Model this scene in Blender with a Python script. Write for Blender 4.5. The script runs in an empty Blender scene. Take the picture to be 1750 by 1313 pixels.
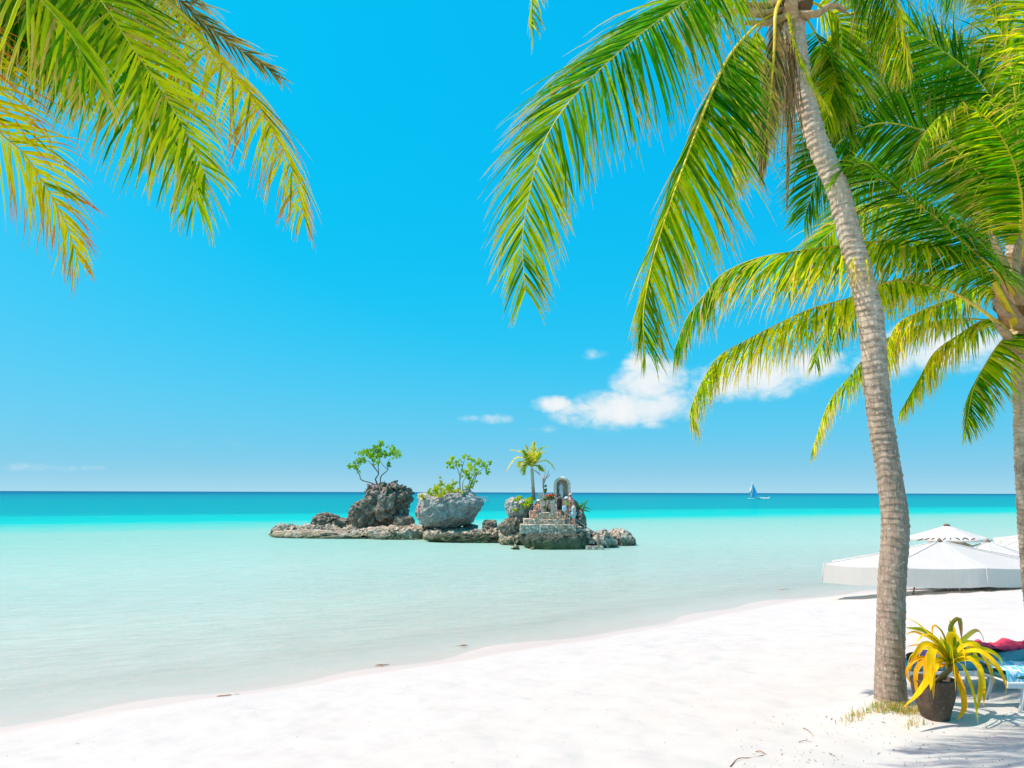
import bpy, bmesh, math, random
import numpy as np
from mathutils import Vector, Matrix

R = math.radians
sc = bpy.context.scene
COL = sc.collection

# ------------------------------------------------------------------ camera
FPX = 28.0 / 36.0 * 1750.0          # focal length in photo pixels
CAMZ = 4.0
PITCH, ROLL = math.atan(185.0 / FPX), R(0.16)
camd = bpy.data.cameras.new('camera')
camd.lens, camd.sensor_width, camd.clip_end, camd.clip_start = 28.0, 36.0, 60000.0, 0.1
cam = bpy.data.objects.new('camera', camd)
COL.objects.link(cam)
CM = Matrix.Rotation(R(90) + PITCH, 4, 'X') @ Matrix.Rotation(ROLL, 4, 'Z')
cam.matrix_world = Matrix.Translation((0, 0, CAMZ)) @ CM
sc.camera = cam

# ------------------------------------------------------------------ sun and sky
SUN_EL, SUN_AZ = 58.0, -90.0         # azimuth from +Y (view direction), negative = to the left
sd = bpy.data.lights.new('sun', 'SUN')
sd.energy, sd.angle, sd.color = 4.7, R(0.55), (1.0, 0.965, 0.875)
sun = bpy.data.objects.new('sun', sd)
COL.objects.link(sun)
sv = Vector((math.sin(R(SUN_AZ)) * math.cos(R(SUN_EL)), math.cos(R(SUN_AZ)) * math.cos(R(SUN_EL)), math.sin(R(SUN_EL))))
sun.rotation_euler = sv.to_track_quat('Z', 'Y').to_euler()
sun.location = (-40, 20, 60)

vs = sc.view_settings
vs.view_transform, vs.look, vs.gamma, vs.exposure = 'Standard', 'None', 1.0, 0.0
vs.use_curve_mapping = False

world = bpy.data.worlds.new('World')
sc.world = world
world.use_nodes = True
WT = world.node_tree


class NB:
    """tiny node-graph helper"""
    def __init__(s, nt): s.nt = nt
    def n(s, t, **kw):
        nd = s.nt.nodes.new(t)
        for k, v in kw.items(): setattr(nd, k, v)
        return nd
    def put(s, sock, v):
        if v is None: return
        if hasattr(v, 'is_linked') or hasattr(v, 'links'): s.nt.links.new(v, sock)
        else: sock.default_value = v
    def m(s, op, a, b=None, c=None, clamp=False):
        nd = s.n('ShaderNodeMath', operation=op, use_clamp=clamp)
        for i, v in enumerate((a, b, c)): s.put(nd.inputs[i], v)
        return nd.outputs[0]
    def mix(s, f, a, b):
        nd = s.n('ShaderNodeMix', data_type='RGBA')
        s.put(nd.inputs[0], f)
        for i, v in ((6, a), (7, b)):
            if isinstance(v, (tuple, list)) and len(v) == 3: v = (*v, 1)
            s.put(nd.inputs[i], v)
        return nd.outputs[2]
    def noise(s, vec, scale, detail=3.0, rough=0.55, dist=0.0):
        nd = s.n('ShaderNodeTexNoise')
        s.put(nd.inputs['Vector'], vec)
        nd.inputs['Scale'].default_value, nd.inputs['Detail'].default_value = scale, detail
        nd.inputs['Roughness'].default_value, nd.inputs['Distortion'].default_value = rough, dist
        return nd.outputs['Fac']
    def voro(s, vec, scale, feature='F1', out='Distance', rnd=1.0):
        nd = s.n('ShaderNodeTexVoronoi', feature=feature)
        s.put(nd.inputs['Vector'], vec)
        nd.inputs['Scale'].default_value = scale
        nd.inputs['Randomness'].default_value = rnd
        return nd.outputs[out]
    def ramp(s, f, stops, interp='LINEAR'):
        nd = s.n('ShaderNodeValToRGB')
        cr = nd.color_ramp
        cr.interpolation = interp
        while len(cr.elements) < len(stops): cr.elements.new(0.5)
        for e, (p, c) in zip(cr.elements, stops):
            e.position = p
            e.color = (*c, 1) if len(c) == 3 else c
        s.put(nd.inputs[0], f)
        return nd.outputs[0]
    def ss(s, v, a, b):
        nd = s.n('ShaderNodeMapRange', interpolation_type='SMOOTHSTEP')
        s.put(nd.inputs[0], v)
        nd.inputs[1].default_value, nd.inputs[2].default_value = a, b
        return nd.outputs[0]
    def scale(s, vec, sx, sy, sz):
        nd = s.n('ShaderNodeMapping')
        s.put(nd.inputs[0], vec)
        nd.inputs['Scale'].default_value = (sx, sy, sz)
        return nd.outputs[0]
    def bump(s, h, strength, dist, normal=None):
        nd = s.n('ShaderNodeBump')
        nd.inputs['Strength'].default_value, nd.inputs['Distance'].default_value = strength, dist
        s.put(nd.inputs['Height'], h)
        if normal is not None: s.put(nd.inputs['Normal'], normal)
        return nd.outputs[0]


def build_world():
    b = NB(WT)
    bg = WT.nodes['Background']
    sky = b.n('ShaderNodeTexSky', sky_type='NISHITA', sun_disc=False)
    sky.sun_elevation, sky.sun_rotation = R(SUN_EL), R(SUN_AZ)
    sky.air_density, sky.dust_density, sky.ozone_density = 1.0, 3.2, 1.0
    sep, com = b.n('ShaderNodeSeparateColor'), b.n('ShaderNodeCombineColor')
    WT.links.new(sky.outputs[0], sep.inputs[0])
    for i, (k, p, ref) in enumerate(((0.95, 2.0, 1.0), (0.63, 0.3, 0.48), (0.94, 0.12, 0.5))):
        v = b.m('POWER', b.m('MULTIPLY', sep.outputs[i], 0.1 / ref), p)
        v = b.m('MULTIPLY', v, k * 10)
        if i == 0: v = b.m('MAXIMUM', b.m('SUBTRACT', v, 0.52), 0.02)
        WT.links.new(v, com.inputs[i])
    col = com.outputs[0]
    tc = b.n('ShaderNodeTexCoord').outputs['Generated']
    sx = b.n('ShaderNodeSeparateXYZ')
    WT.links.new(tc, sx.inputs[0])
    X, Y, Z = sx.outputs
    az, el = b.m('ARCTAN2', X, Y), b.m('ARCSINE', Z)
    # pale band of sea air along the whole horizon
    hz = b.m('MULTIPLY', b.m('EXPONENT', b.m('DIVIDE', b.m('MAXIMUM', el, 0.0), -0.066)), 0.95)
    col = b.mix(hz, col, (4.2, 7.3, 8.6))
    # clouds: soft lumps low over the sea, broken up by noise
    blobs = [(1060, 702, 85, 24, 1.0), (1000, 700, 50, 13, .8), (1112, 652, 46, 32, 1.0), (1095, 622, 22, 18, .9), (1150, 690, 40, 26, .75),
             (948, 692, 30, 11, 1.0), (1300, 640, 75, 30, .95), (1395, 622, 48, 20, .8), (1240, 655, 40, 24, .85), (1620, 592, 75, 30, .9), (1540, 610, 60, 24, .7),
             (1016, 606, 30, 14, .26), (848, 717, 32, 10, .40), (805, 717, 26, 8, .30), (930, 735, 34, 10, .26),
             (370, 760, 170, 20, .17), (640, 755, 160, 16, .14), (75, 803, 70, 9, .27), (160, 803, 50, 7, .22)]
    acc = None
    for px, py, w, h, a in blobs:
        ca = math.atan((px - 875) / FPX)
        ce = math.atan((842 - py) / FPX * math.cos(ca))
        u = b.m('DIVIDE', b.m('SUBTRACT', az, ca), w / FPX)
        v = b.m('DIVIDE', b.m('SUBTRACT', el, ce), h / FPX)
        g = b.m('MULTIPLY', b.m('EXPONENT', b.m('MULTIPLY', b.m('MULTIPLY_ADD', u, u, b.m('MULTIPLY', v, v)), -0.75)), a)
        acc = g if acc is None else b.m('MAXIMUM', acc, g)
    cv = b.n('ShaderNodeCombineXYZ')
    WT.links.new(az, cv.inputs[0]); WT.links.new(b.m('MULTIPLY', el, 1.35), cv.inputs[1])
    n1 = b.noise(cv.outputs[0], 26.0, 8.0, 0.62, 0.3)
    n2 = b.noise(cv.outputs[0], 90.0, 4.0, 0.6)
    dens = b.m('ADD', acc, b.m('MULTIPLY', b.m('SUBTRACT', n1, 0.5), 1.5))
    dens = b.m('ADD', dens, b.m('MULTIPLY', b.m('SUBTRACT', n2, 0.5), 0.25))
    dens = b.m('MULTIPLY', dens, b.ss(acc, 0.04, 0.30))
    fac = b.m('MULTIPLY', b.ss(dens, 0.05, 0.72), 0.97)
    ccol = b.mix(b.ss(dens, 0.3, 1.1), (6.6, 8.3, 9.1), (9.2, 9.4, 9.6))
    col = b.mix(fac, col, ccol)
    WT.links.new(col, bg.inputs[0])
    bg.inputs[1].default_value = 0.1


build_world()

# ------------------------------------------------------------------ helpers
rnd = random.Random(7)


def ray(px, py):
    return (CM.to_3x3() @ Vector(((px - 875) / FPX, -(py - 656.5) / FPX, -1.0)))


def U(px, py, d):
    """photo pixel at forward distance d (metres along +Y) -> world point"""
    r = ray(px, py)
    return Vector((0, 0, CAMZ)) + r * (d / r.y)


def hash3(ix, iy, iz):
    h = (ix.astype(np.int64) * 374761393 + iy.astype(np.int64) * 668265263 + iz.astype(np.int64) * 1274126177) & 0xffffffff
    h = ((h ^ (h >> 13)) * 1274126177) & 0xffffffff
    h = ((h ^ (h >> 16)) * 2246822519) & 0xffffffff
    return ((h ^ (h >> 15)) & 0xffff) / 32767.5 - 1.0


def vnoise(p):
    p = np.asarray(p, float)
    i = np.floor(p).astype(np.int64)
    f = p - i
    f = f * f * f * (f * (f * 6 - 15) + 10)
    r = 0
    for dx in (0, 1):
        for dy in (0, 1):
            for dz in (0, 1):
                w = (f[..., 0] if dx else 1 - f[..., 0]) * (f[..., 1] if dy else 1 - f[..., 1]) * (f[..., 2] if dz else 1 - f[..., 2])
                r = r + w * hash3(i[..., 0] + dx, i[..., 1] + dy, i[..., 2] + dz)
    return r


def fbm(p, oct=4, ridged=False, lac=2.03, gain=0.5):
    p = np.asarray(p, float)
    a, r, t = 1.0, 0, 0
    for k in range(oct):
        n = vnoise(p + 17.3 * k)
        r = r + a * ((1 - 2 * np.abs(n)) if ridged else n)
        t += a
        p, a = p * lac, a * gain
    return r / t


def mesh_obj(name, verts, faces, mat, parent=None, smooth=True, cols=None, loc=None):
    me = bpy.data.meshes.new(name)
    me.from_pydata([tuple(v) for v in verts], [], faces)
    if cols is not None:
        at = me.color_attributes.new('Col', 'FLOAT_COLOR', 'POINT')
        c = np.ones((len(verts), 4)); c[:, :3] = cols
        at.data.foreach_set('color', c.ravel())
    me.polygons.foreach_set('use_smooth', [smooth] * len(me.polygons))
    if mat is not None: me.materials.append(mat)
    o = bpy.data.objects.new(name, me)
    COL.objects.link(o)
    if parent is not None: o.parent = parent; o.matrix_parent_inverse = parent_inv(parent)
    if loc is not None: o.location = loc
    return o


def parent_inv(p):
    return Matrix.Translation(-Vector(p.location))


def empty(name, loc):
    o = bpy.data.objects.new(name, None)
    o.location = loc
    o.empty_display_size = 0.2
    COL.objects.link(o)
    return o


def tag(o, label=None, cat=None, group=None, kind=None):
    if label: o['label'] = label
    if cat: o['category'] = cat
    if group: o['group'] = group
    if kind: o['kind'] = kind
    return o


def copy_tree(o, parent=None):
    c = o.copy(); COL.objects.link(c)
    if parent is not None: c.parent = parent
    for ch in list(o.children): copy_tree(ch, c)
    return c


def catmull(pts, n):
    P = np.array([list(p) for p in pts], float)
    P = np.vstack([2 * P[0] - P[1], P, 2 * P[-1] - P[-2]])
    out = []
    m = len(P) - 3
    k = max(4, int(n * 4 / m))
    for i in range(m):
        p0, p1, p2, p3 = P[i:i + 4]
        for t in np.linspace(0, 1, k, endpoint=False):
            out.append(0.5 * ((2 * p1) + (-p0 + p2) * t + (2 * p0 - 5 * p1 + 4 * p2 - p3) * t ** 2 + (-p0 + 3 * p1 - 3 * p2 + p3) * t ** 3))
    out.append(P[-2])
    out = np.array(out)
    L = np.concatenate([[0], np.cumsum(np.linalg.norm(np.diff(out, axis=0), axis=1))])
    s = np.linspace(0, L[-1], n)
    return np.stack([np.interp(s, L, out[:, k]) for k in range(out.shape[1])], 1)


def norm(a):
    return a / np.maximum(np.linalg.norm(a, axis=-1, keepdims=True), 1e-9)


def frames(P, up=(0, 0, 1)):
    """tangent, side and normal along a curve by parallel transport"""
    T = norm(np.gradient(P, axis=0))
    B = np.zeros_like(T)
    b = np.array(up, float) - np.dot(up, T[0]) * T[0]
    if np.linalg.norm(b) < 0.15: b = np.array((0, -1.0, 0.2)); b -= b.dot(T[0]) * T[0]
    for i in range(len(T)):
        b = b - b.dot(T[i]) * T[i]
        b /= np.linalg.norm(b)
        B[i] = b
    return T, np.cross(T, B), B


def tube(P, rad, sides=8, flat=1.0, cap=True, up=(0, 0, 1)):
    """verts, faces of a tube along P with radius array; flat squeezes the normal axis"""
    P = np.asarray(P, float)
    T, S, B = frames(P, up)
    a = np.linspace(0, 2 * math.pi, sides, endpoint=False)
    rad = np.asarray(rad, float)
    if rad.ndim == 1: rad = np.repeat(rad[:, None], sides, 1)
    V = P[:, None, :] + rad[..., None] * (np.cos(a)[None, :, None] * S[:, None, :] + flat * np.sin(a)[None, :, None] * B[:, None, :])
    n = len(P)
    V = V.reshape(-1, 3)
    F = [(i * sides + j, i * sides + (j + 1) % sides, (i + 1) * sides + (j + 1) % sides, (i + 1) * sides + j) for i in range(n - 1) for j in range(sides)]
    if cap:
        F.append(tuple(range(sides))[::-1])
        F.append(tuple((n - 1) * sides + j for j in range(sides)))
    return V, F


class MB:
    """collects shapes for one mesh"""
    def __init__(s): s.v, s.f, s.c = [], [], []
    def add(s, V, F, col=None):
        o = len(s.v)
        s.v.extend([tuple(v) for v in V])
        s.f.extend([tuple(i + o for i in f) for f in F])
        if col is not None:
            col = np.asarray(col, float)
            s.c.extend([tuple(col)] * len(V) if col.ndim == 1 else [tuple(c) for c in col])
        return s
    def tube(s, P, r, sides=8, flat=1.0, col=None, up=(0, 0, 1)):
        P = [tuple(p) for p in P]
        if np.isscalar(r): r = [r] * len(P)
        V, F = tube(P, r, sides, flat, True, up)
        return s.add(V, F, col)
    def box(s, c, size, rz=0.0, rx=0.0, ry=0.0, bev=0.0, col=None):
        bm = bmesh.new()
        bmesh.ops.create_cube(bm, size=1.0)
        for v in bm.verts: v.co = Vector((v.co.x * size[0], v.co.y * size[1], v.co.z * size[2]))
        if bev > 0: bmesh.ops.bevel(bm, geom=bm.edges[:], offset=bev, segments=2, affect='EDGES', profile=0.6)
        M = Matrix.Translation(c) @ Matrix.Rotation(rz, 4, 'Z') @ Matrix.Rotation(ry, 4, 'Y') @ Matrix.Rotation(rx, 4, 'X')
        bm.transform(M)
        bm.verts.index_update()
        V = [tuple(v.co) for v in bm.verts]
        F = [tuple(v.index for v in f.verts) for f in bm.faces]
        bm.free()
        return s.add(V, F, col)
    def lathe(s, prof, c=(0, 0, 0), sides=24, col=None, sx=1.0, sy=1.0):
        V, F = [], []
        for r, z in prof:
            for j in range(sides):
                a = 2 * math.pi * j / sides
                V.append((c[0] + r * sx * math.cos(a), c[1] + r * sy * math.sin(a), c[2] + z))
        n = len(prof)
        for i in range(n - 1):
            for j in range(sides):
                F.append((i * sides + j, i * sides + (j + 1) % sides, (i + 1) * sides + (j + 1) % sides, (i + 1) * sides + j))
        F.append(tuple(range(sides))[::-1])
        F.append(tuple((n - 1) * sides + j for j in range(sides)))
        return s.add(V, F, col)
    def build(s, name, mat, parent=None, smooth=True):
        return mesh_obj(name, s.v, s.f, mat, parent, smooth, np.array(s.c) if len(s.c) == len(s.v) and s.c else None)


# ------------------------------------------------------------------ materials
MATS = {}


def new_mat(name):
    m = bpy.data.materials.new(name)
    m.use_nodes = True
    nt = m.node_tree
    b = NB(nt)
    p = nt.nodes['Principled BSDF']
    MATS[name] = m
    return m, nt, b, p


def coords(b, kind='Object'):
    return b.n('ShaderNodeTexCoord').outputs[kind]


def worldpos(b):
    return b.n('ShaderNodeNewGeometry').outputs['Position']


def simple(name, col, rough=0.6, var=0.12, scale=6.0, bump=0.0, bscale=30.0, transl=0.0, spec=0.4, metal=0.0, bdist=0.01):
    m, nt, b, p = new_mat(name)
    w = worldpos(b)
    n = b.noise(w, scale, 4.0)
    lo = tuple(c * (1 - var) for c in col); hi = tuple(min(1, c * (1 + var)) for c in col)
    c = b.ramp(n, [(0.3, lo), (0.7, hi)])
    nt.links.new(c, p.inputs['Base Color'])
    p.inputs['Roughness'].default_value = rough
    p.inputs['Metallic'].default_value = metal
    p.inputs['Specular IOR Level'].default_value = spec
    if bump > 0: nt.links.new(b.bump(b.noise(w, bscale, 5.0), bump, bdist), p.inputs['Normal'])
    if transl > 0:
        t = b.n('ShaderNodeBsdfTranslucent'); nt.links.new(c, t.inputs[0])
        mx = b.n('ShaderNodeMixShader'); mx.inputs[0].default_value = transl
        nt.links.new(p.outputs[0], mx.inputs[1]); nt.links.new(t.outputs[0], mx.inputs[2])
        nt.links.new(mx.outputs[0], nt.nodes['Material Output'].inputs[0])
    return m


def leaf_mat(name, transl=0.58, rough=0.6, gain=(1.4, 1.3, 0.4)):
    m, nt, b, p = new_mat(name)
    at = b.n('ShaderNodeAttribute', attribute_name='Col').outputs['Color']
    w = worldpos(b)
    c = b.mix(b.ss(b.noise(w, 9.0, 3.0), 0.35, 0.75), at, b.mix(1.0, at, at))
    hs = b.n('ShaderNodeHueSaturation'); nt.links.new(c, hs.inputs['Color'])
    nt.links.new(b.m('MULTIPLY_ADD', b.noise(w, 14.0, 2.0), 0.6, 0.86), hs.inputs['Value'])
    c = hs.outputs[0]
    nt.links.new(c, p.inputs['Base Color'])
    p.inputs['Roughness'].default_value = rough
    p.inputs['Specular IOR Level'].default_value = 0.10
    vm = b.n('ShaderNodeVectorMath', operation='MULTIPLY'); nt.links.new(c, vm.inputs[0]); vm.inputs[1].default_value = gain
    t = b.n('ShaderNodeBsdfTranslucent'); vm2 = b.n('ShaderNodeVectorMath', operation='MINIMUM'); nt.links.new(vm.outputs[0], vm2.inputs[0]); vm2.inputs[1].default_value = (0.95, 0.95, 0.95); nt.links.new(vm2.outputs[0], t.inputs[0])
    mx = b.n('ShaderNodeMixShader'); mx.inputs[0].default_value = transl
    nt.links.new(p.outputs[0], mx.inputs[1]); nt.links.new(t.outputs[0], mx.inputs[2])
    nt.links.new(mx.outputs[0], nt.nodes['Material Output'].inputs[0])
    return m


def mat_attr(name, rough=0.7, bump=0.3, bscale=40.0, bdist=0.01, spec=0.3):
    m, nt, b, p = new_mat(name)
    at = b.n('ShaderNodeAttribute', attribute_name='Col').outputs['Color']
    w = worldpos(b)
    hs = b.n('ShaderNodeHueSaturation'); nt.links.new(at, hs.inputs['Color'])
    nt.links.new(b.m('MULTIPLY_ADD', b.noise(w, bscale * 0.5, 4.0), 0.8, 0.6), hs.inputs['Value'])
    nt.links.new(hs.outputs[0], p.inputs['Base Color'])
    p.inputs['Roughness'].default_value = rough
    p.inputs['Specular IOR Level'].default_value = spec
    nt.links.new(b.bump(b.noise(w, bscale, 5.0), bump, bdist), p.inputs['Normal'])
    return m


def sand_material():
    m, nt, b, p = new_mat('white coral sand')
    w = worldpos(b)
    n1, n2 = b.noise(w, 1.3, 5.0), b.noise(w, 38.0, 4.0, 0.7)
    col = b.ramp(n1, [(0.25, (0.530, 0.510, 0.460)), (0.75, (0.575, 0.555, 0.505))])
    col = b.mix(b.m('MULTIPLY', b.ss(n2, 0.35, 0.7), 0.12), col, (0.58, 0.53, 0.46))
    # scattered crumbs of shell and bark
    sp = b.m('MULTIPLY', b.ss(b.noise(w, 75.0, 2.0), 0.715, 0.76), b.ss(b.noise(w, 1.9, 3.0), 0.44, 0.62))
    col = b.mix(b.m('MULTIPLY', sp, 0.8), col, (0.22, 0.16, 0.11))
    # damp strip along the waterline
    at = b.n('ShaderNodeAttribute', attribute_name='shore').outputs['Fac']
    e = b.m('ADD', at, b.m('MULTIPLY', b.m('SUBTRACT', b.noise(w, 0.55, 4.0), 0.5), 0.9))
    wet = b.m('MULTIPLY', b.m('SUBTRACT', 1.0, b.ss(e, 0.55, 0.95)), b.ss(e, -1.6, -0.1))
    col = b.mix(b.m('MULTIPLY', wet, 0.75), col, (0.60, 0.50, 0.415))
    # loose duller sand mixed with plant litter under the trees
    nt.links.new(col, p.inputs['Base Color'])
    rg = b.m('MULTIPLY_ADD', wet, -0.45, 0.9)
    nt.links.new(rg, p.inputs['Roughness'])
    p.inputs['Specular IOR Level'].default_value = 0.25
    h = b.m('ADD', b.m('MULTIPLY', b.noise(w, 5.0, 4.0, 0.6), 1.0), b.m('MULTIPLY', b.m('SUBTRACT', 1.0, b.ss(b.voro(w, 3.1), 0.0, 0.42)), -0.5))
    h = b.m('MULTIPLY', h, b.m('SUBTRACT', 1.0, b.m('MULTIPLY', wet, 0.9)))
    nrm = b.bump(h, 0.3, 0.04)
    nrm = b.bump(b.noise(w, 60.0, 3.0), 0.25, 0.006, nrm)
    nt.links.new(nrm, p.inputs['Normal'])
    return m


def water_material():
    m, nt, b, p = new_mat('sea water')
    nt.nodes.remove(p)
    w = worldpos(b)
    s3 = b.n('ShaderNodeSeparateXYZ'); nt.links.new(w, s3.inputs[0])
    X, Y, _ = s3.outputs
    q = b.m('MULTIPLY', b.m('SUBTRACT', Y, b.m('MULTIPLY', X, 0.5)), 0.894)
    # patchy bottom: sand bars and sea grass stretched along the shore
    rot = b.n('ShaderNodeMapping'); nt.links.new(w, rot.inputs[0]); rot.inputs['Rotation'].default_value = (0, 0, R(-26))
    sm = b.scale(rot.outputs[0], 0.25, 1.0, 1.0)
    lg = b.m('LOGARITHM', b.m('MAXIMUM', q, 12.0), math.e)
    lg = b.m('ADD', lg, b.m('MULTIPLY', b.m('SUBTRACT', b.noise(sm, 0.05, 5.0), 0.5), 0.22))
    lg = b.m('ADD', lg, b.m('MULTIPLY', b.m('SUBTRACT', b.noise(sm, 0.35, 4.0), 0.5), 0.10))
    t = b.m('DIVIDE', b.m('SUBTRACT', lg, math.log(15)), math.log(3000) - math.log(15), clamp=True)
    g = 1.0
    def c8(r, gg, bb):
        f = lambda v: ((v / 255 + 0.055) / 1.055) ** 2.4 if v > 10 else v / 255 / 12.92
        return (f(r) / 1.50, f(gg) / 1.48, f(bb) / 1.66)
    body = b.ramp(t, [(0.0, c8(254, 254, 248)), (0.16, c8(205, 234, 229)), (0.33, c8(160, 226, 220)), (0.362, c8(110, 226, 221)), (0.385, c8(0, 221, 222)),
                      (0.425, c8(0, 212, 216)), (0.45, c8(0, 180, 198)), (0.62, c8(0, 172, 195)), (0.76, c8(0, 158, 190)), (0.93, c8(0, 122, 170))])
    st = b.noise(b.scale(rot.outputs[0], 0.22, 1.1, 1.0), 2.6, 6.0, 0.72)  # fine streaks: ripple sparkle painted into the brightness of the body colour
    hs = b.n('ShaderNodeHueSaturation'); nt.links.new(body, hs.inputs['Color'])
    nt.links.new(b.m('MULTIPLY_ADD', st, 0.60, 0.70), hs.inputs['Value'])
    nt.links.new(b.m('MULTIPLY_ADD', b.noise(sm, 0.8, 3.0), 0.35, 0.83), hs.inputs['Saturation'])
    dif = b.n('ShaderNodeBsdfDiffuse'); nt.links.new(hs.outputs[0], dif.inputs[0])
    tr = b.n('ShaderNodeBsdfTransparent'); tr.inputs[0].default_value = (0.965, 0.995, 0.985, 1)
    # wavelets
    wv = b.m('ADD', b.noise(b.scale(rot.outputs[0], 0.5, 1.3, 1.0), 1.6, 4.0, 0.6, 0.6), b.m('MULTIPLY', b.noise(b.scale(rot.outputs[0], 0.6, 1.5, 1.0), 6.5, 3.0, 0.55, 0.4), 0.35))
    nrm = b.bump(wv, 0.8, 0.14)
    gl = b.n('ShaderNodeBsdfGlossy'); gl.inputs['Roughness'].default_value = 0.06
    nt.links.new(nrm, gl.inputs['Normal']); nt.links.new(nrm, dif.inputs['Normal'])
    depth = b.n('ShaderNodeAttribute', attribute_name='offshore').outputs['Fac']
    op = b.ramp(b.m('DIVIDE', depth, 40.0, clamp=True), [(0.0, (0, 0, 0)), (0.02, (.22,) * 3), (0.10, (.62,) * 3), (0.25, (.82,) * 3), (0.7, (.95,) * 3)])
    mx = b.n('ShaderNodeMixShader'); nt.links.new(op, mx.inputs[0]); nt.links.new(tr.outputs[0], mx.inputs[1]); nt.links.new(dif.outputs[0], mx.inputs[2])
    fr = b.n('ShaderNodeFresnel'); fr.inputs[0].default_value = 1.33; nt.links.new(nrm, fr.inputs['Normal'])
    mg = b.n('ShaderNodeMixShader'); nt.links.new(b.m('MINIMUM', b.m('MULTIPLY', fr.outputs[0], 0.6), b.m('MULTIPLY_ADD', b.ss(q, 140.0, 30.0), 0.06, 0.08)), mg.inputs[0])
    nt.links.new(mx.outputs[0], mg.inputs[1]); nt.links.new(gl.outputs[0], mg.inputs[2])
    nt.links.new(mg.outputs[0], nt.nodes['Material Output'].inputs[0])
    return m


def rock_material(name, lo, mid, hi, lich=(0.42, 0.43, 0.40), lichen=0.45, rust=(0.22, 0.15, 0.08)):
    m, nt, b, p = new_mat(name)
    w = worldpos(b)
    n1, n2 = b.noise(w, 0.55, 6.0, 0.65), b.noise(w, 2.6, 6.0, 0.7)
    col = b.ramp(n2, [(0.28, lo), (0.5, mid), (0.72, hi)])
    col = b.mix(b.m('MULTIPLY', b.ss(n1, 0.50, 0.66), lichen * 1.6), col, lich)
    col = b.mix(b.m('MULTIPLY', b.ss(b.noise(w, 1.1, 4.0), 0.56, 0.72), 0.55), col, rust)
    vo = b.voro(w, 3.6)
    col = b.mix(b.m('MULTIPLY', b.ss(vo, 0.30, 0.06), 0.6), col, tuple(c * 0.35 for c in lo))
    # weed and algae where the tide reaches
    sz = b.n('ShaderNodeSeparateXYZ'); nt.links.new(w, sz.inputs[0])
    zz = b.m('ADD', sz.outputs[2], b.m('MULTIPLY', b.m('SUBTRACT', b.noise(w, 0.9, 4.0), 0.5), 1.4))
    al = b.m('SUBTRACT', 1.0, b.ss(zz, 0.0, 0.65))
    alg = b.ramp(n2, [(0.3, (0.05, 0.085, 0.05)), (0.7, (0.19, 0.22, 0.08))])
    col = b.mix(b.m('MULTIPLY', al, 0.82), col, alg)
    nt.links.new(col, p.inputs['Base Color'])
    p.inputs['Roughness'].default_value = 0.9
    p.inputs['Specular IOR Level'].default_value = 0.2
    h = b.m('ADD', b.noise(w, 3.2, 7.0, 0.7), b.m('MULTIPLY', vo, 0.6))
    nt.links.new(b.bump(h, 0.9, 0.28), p.inputs['Normal'])
    return m


def masonry_material():
    m, nt, b, p = new_mat('coral rubble masonry')
    w = worldpos(b)
    d = b.voro(w, 5.2)
    cc = b.voro(w, 5.2, out='Color')
    sp = b.n('ShaderNodeSeparateColor'); nt.links.new(cc, sp.inputs[0])
    col = b.ramp(sp.outputs[0], [(0.1, (0.58, 0.49, 0.36)), (0.5, (0.70, 0.61, 0.46)), (0.9, (0.80, 0.72, 0.57))])
    col = b.mix(b.ss(d, 0.30, 0.62), col, (0.38, 0.32, 0.23))
    col = b.mix(b.m('MULTIPLY', b.ss(b.noise(w, 0.8, 4.0), 0.5, 0.7), 0.4), col, (0.17, 0.17, 0.10))
    nt.links.new(col, p.inputs['Base Color'])
    p.inputs['Roughness'].default_value = 0.92
    nt.links.new(b.bump(b.m('SUBTRACT', 1.0, d), 0.9, 0.10), p.inputs['Normal'])
    return m


def bark_material():
    m, nt, b, p = new_mat('palm bark')
    oc = coords(b, 'UV')
    w = worldpos(b)
    at = b.n('ShaderNodeAttribute', attribute_name='Col').outputs['Color']   # r = scar ring mask, g = height 0..1
    sp = b.n('ShaderNodeSeparateColor'); nt.links.new(at, sp.inputs[0])
    streak = b.noise(b.scale(w, 26.0, 26.0, 5.0), 1.0, 5.0, 0.7)
    blot = b.noise(b.scale(w, 1.0, 1.0, 2.2), 4.0, 5.0, 0.65)
    col = b.ramp(streak, [(0.30, (0.17, 0.13, 0.09)), (0.5, (0.32, 0.25, 0.18)), (0.72, (0.47, 0.385, 0.285))])
    pale = b.mix(b.ss(streak, 0.3, 0.7), (0.50, 0.385, 0.275), (0.74, 0.61, 0.47))
    col = b.mix(b.ss(b.m('ADD', sp.outputs[1], b.m('MULTIPLY', b.m('SUBTRACT', blot, 0.5), 1.1)), 0.30, 0.62), col, pale)
    col = b.mix(b.m('MULTIPLY', b.ss(blot, 0.56, 0.70), 0.55), col, (0.26, 0.17, 0.105))
    # whitish lichen flecks
    fl = b.m('MULTIPLY', b.ss(b.noise(b.scale(w, 1, 1, 1.0), 34.0, 3.0, 0.6), 0.56, 0.64), b.ss(b.noise(b.scale(w, 1, 1, 2.5), 7.0, 3.0), 0.42, 0.58))
    col = b.mix(b.m('MULTIPLY', fl, 0.65), col, (0.70, 0.62, 0.52))
    col = b.mix(b.m('MULTIPLY', sp.outputs[0], 0.7), col, (0.085, 0.06, 0.045))
    nt.links.new(col, p.inputs['Base Color'])
    p.inputs['Roughness'].default_value = 0.88
    p.inputs['Specular IOR Level'].default_value = 0.2
    h = b.m('ADD', streak, b.m('MULTIPLY', b.noise(w, 45.0, 4.0), 0.5))
    nt.links.new(b.bump(h, 0.6, 0.012), p.inputs['Normal'])
    return m


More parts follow.
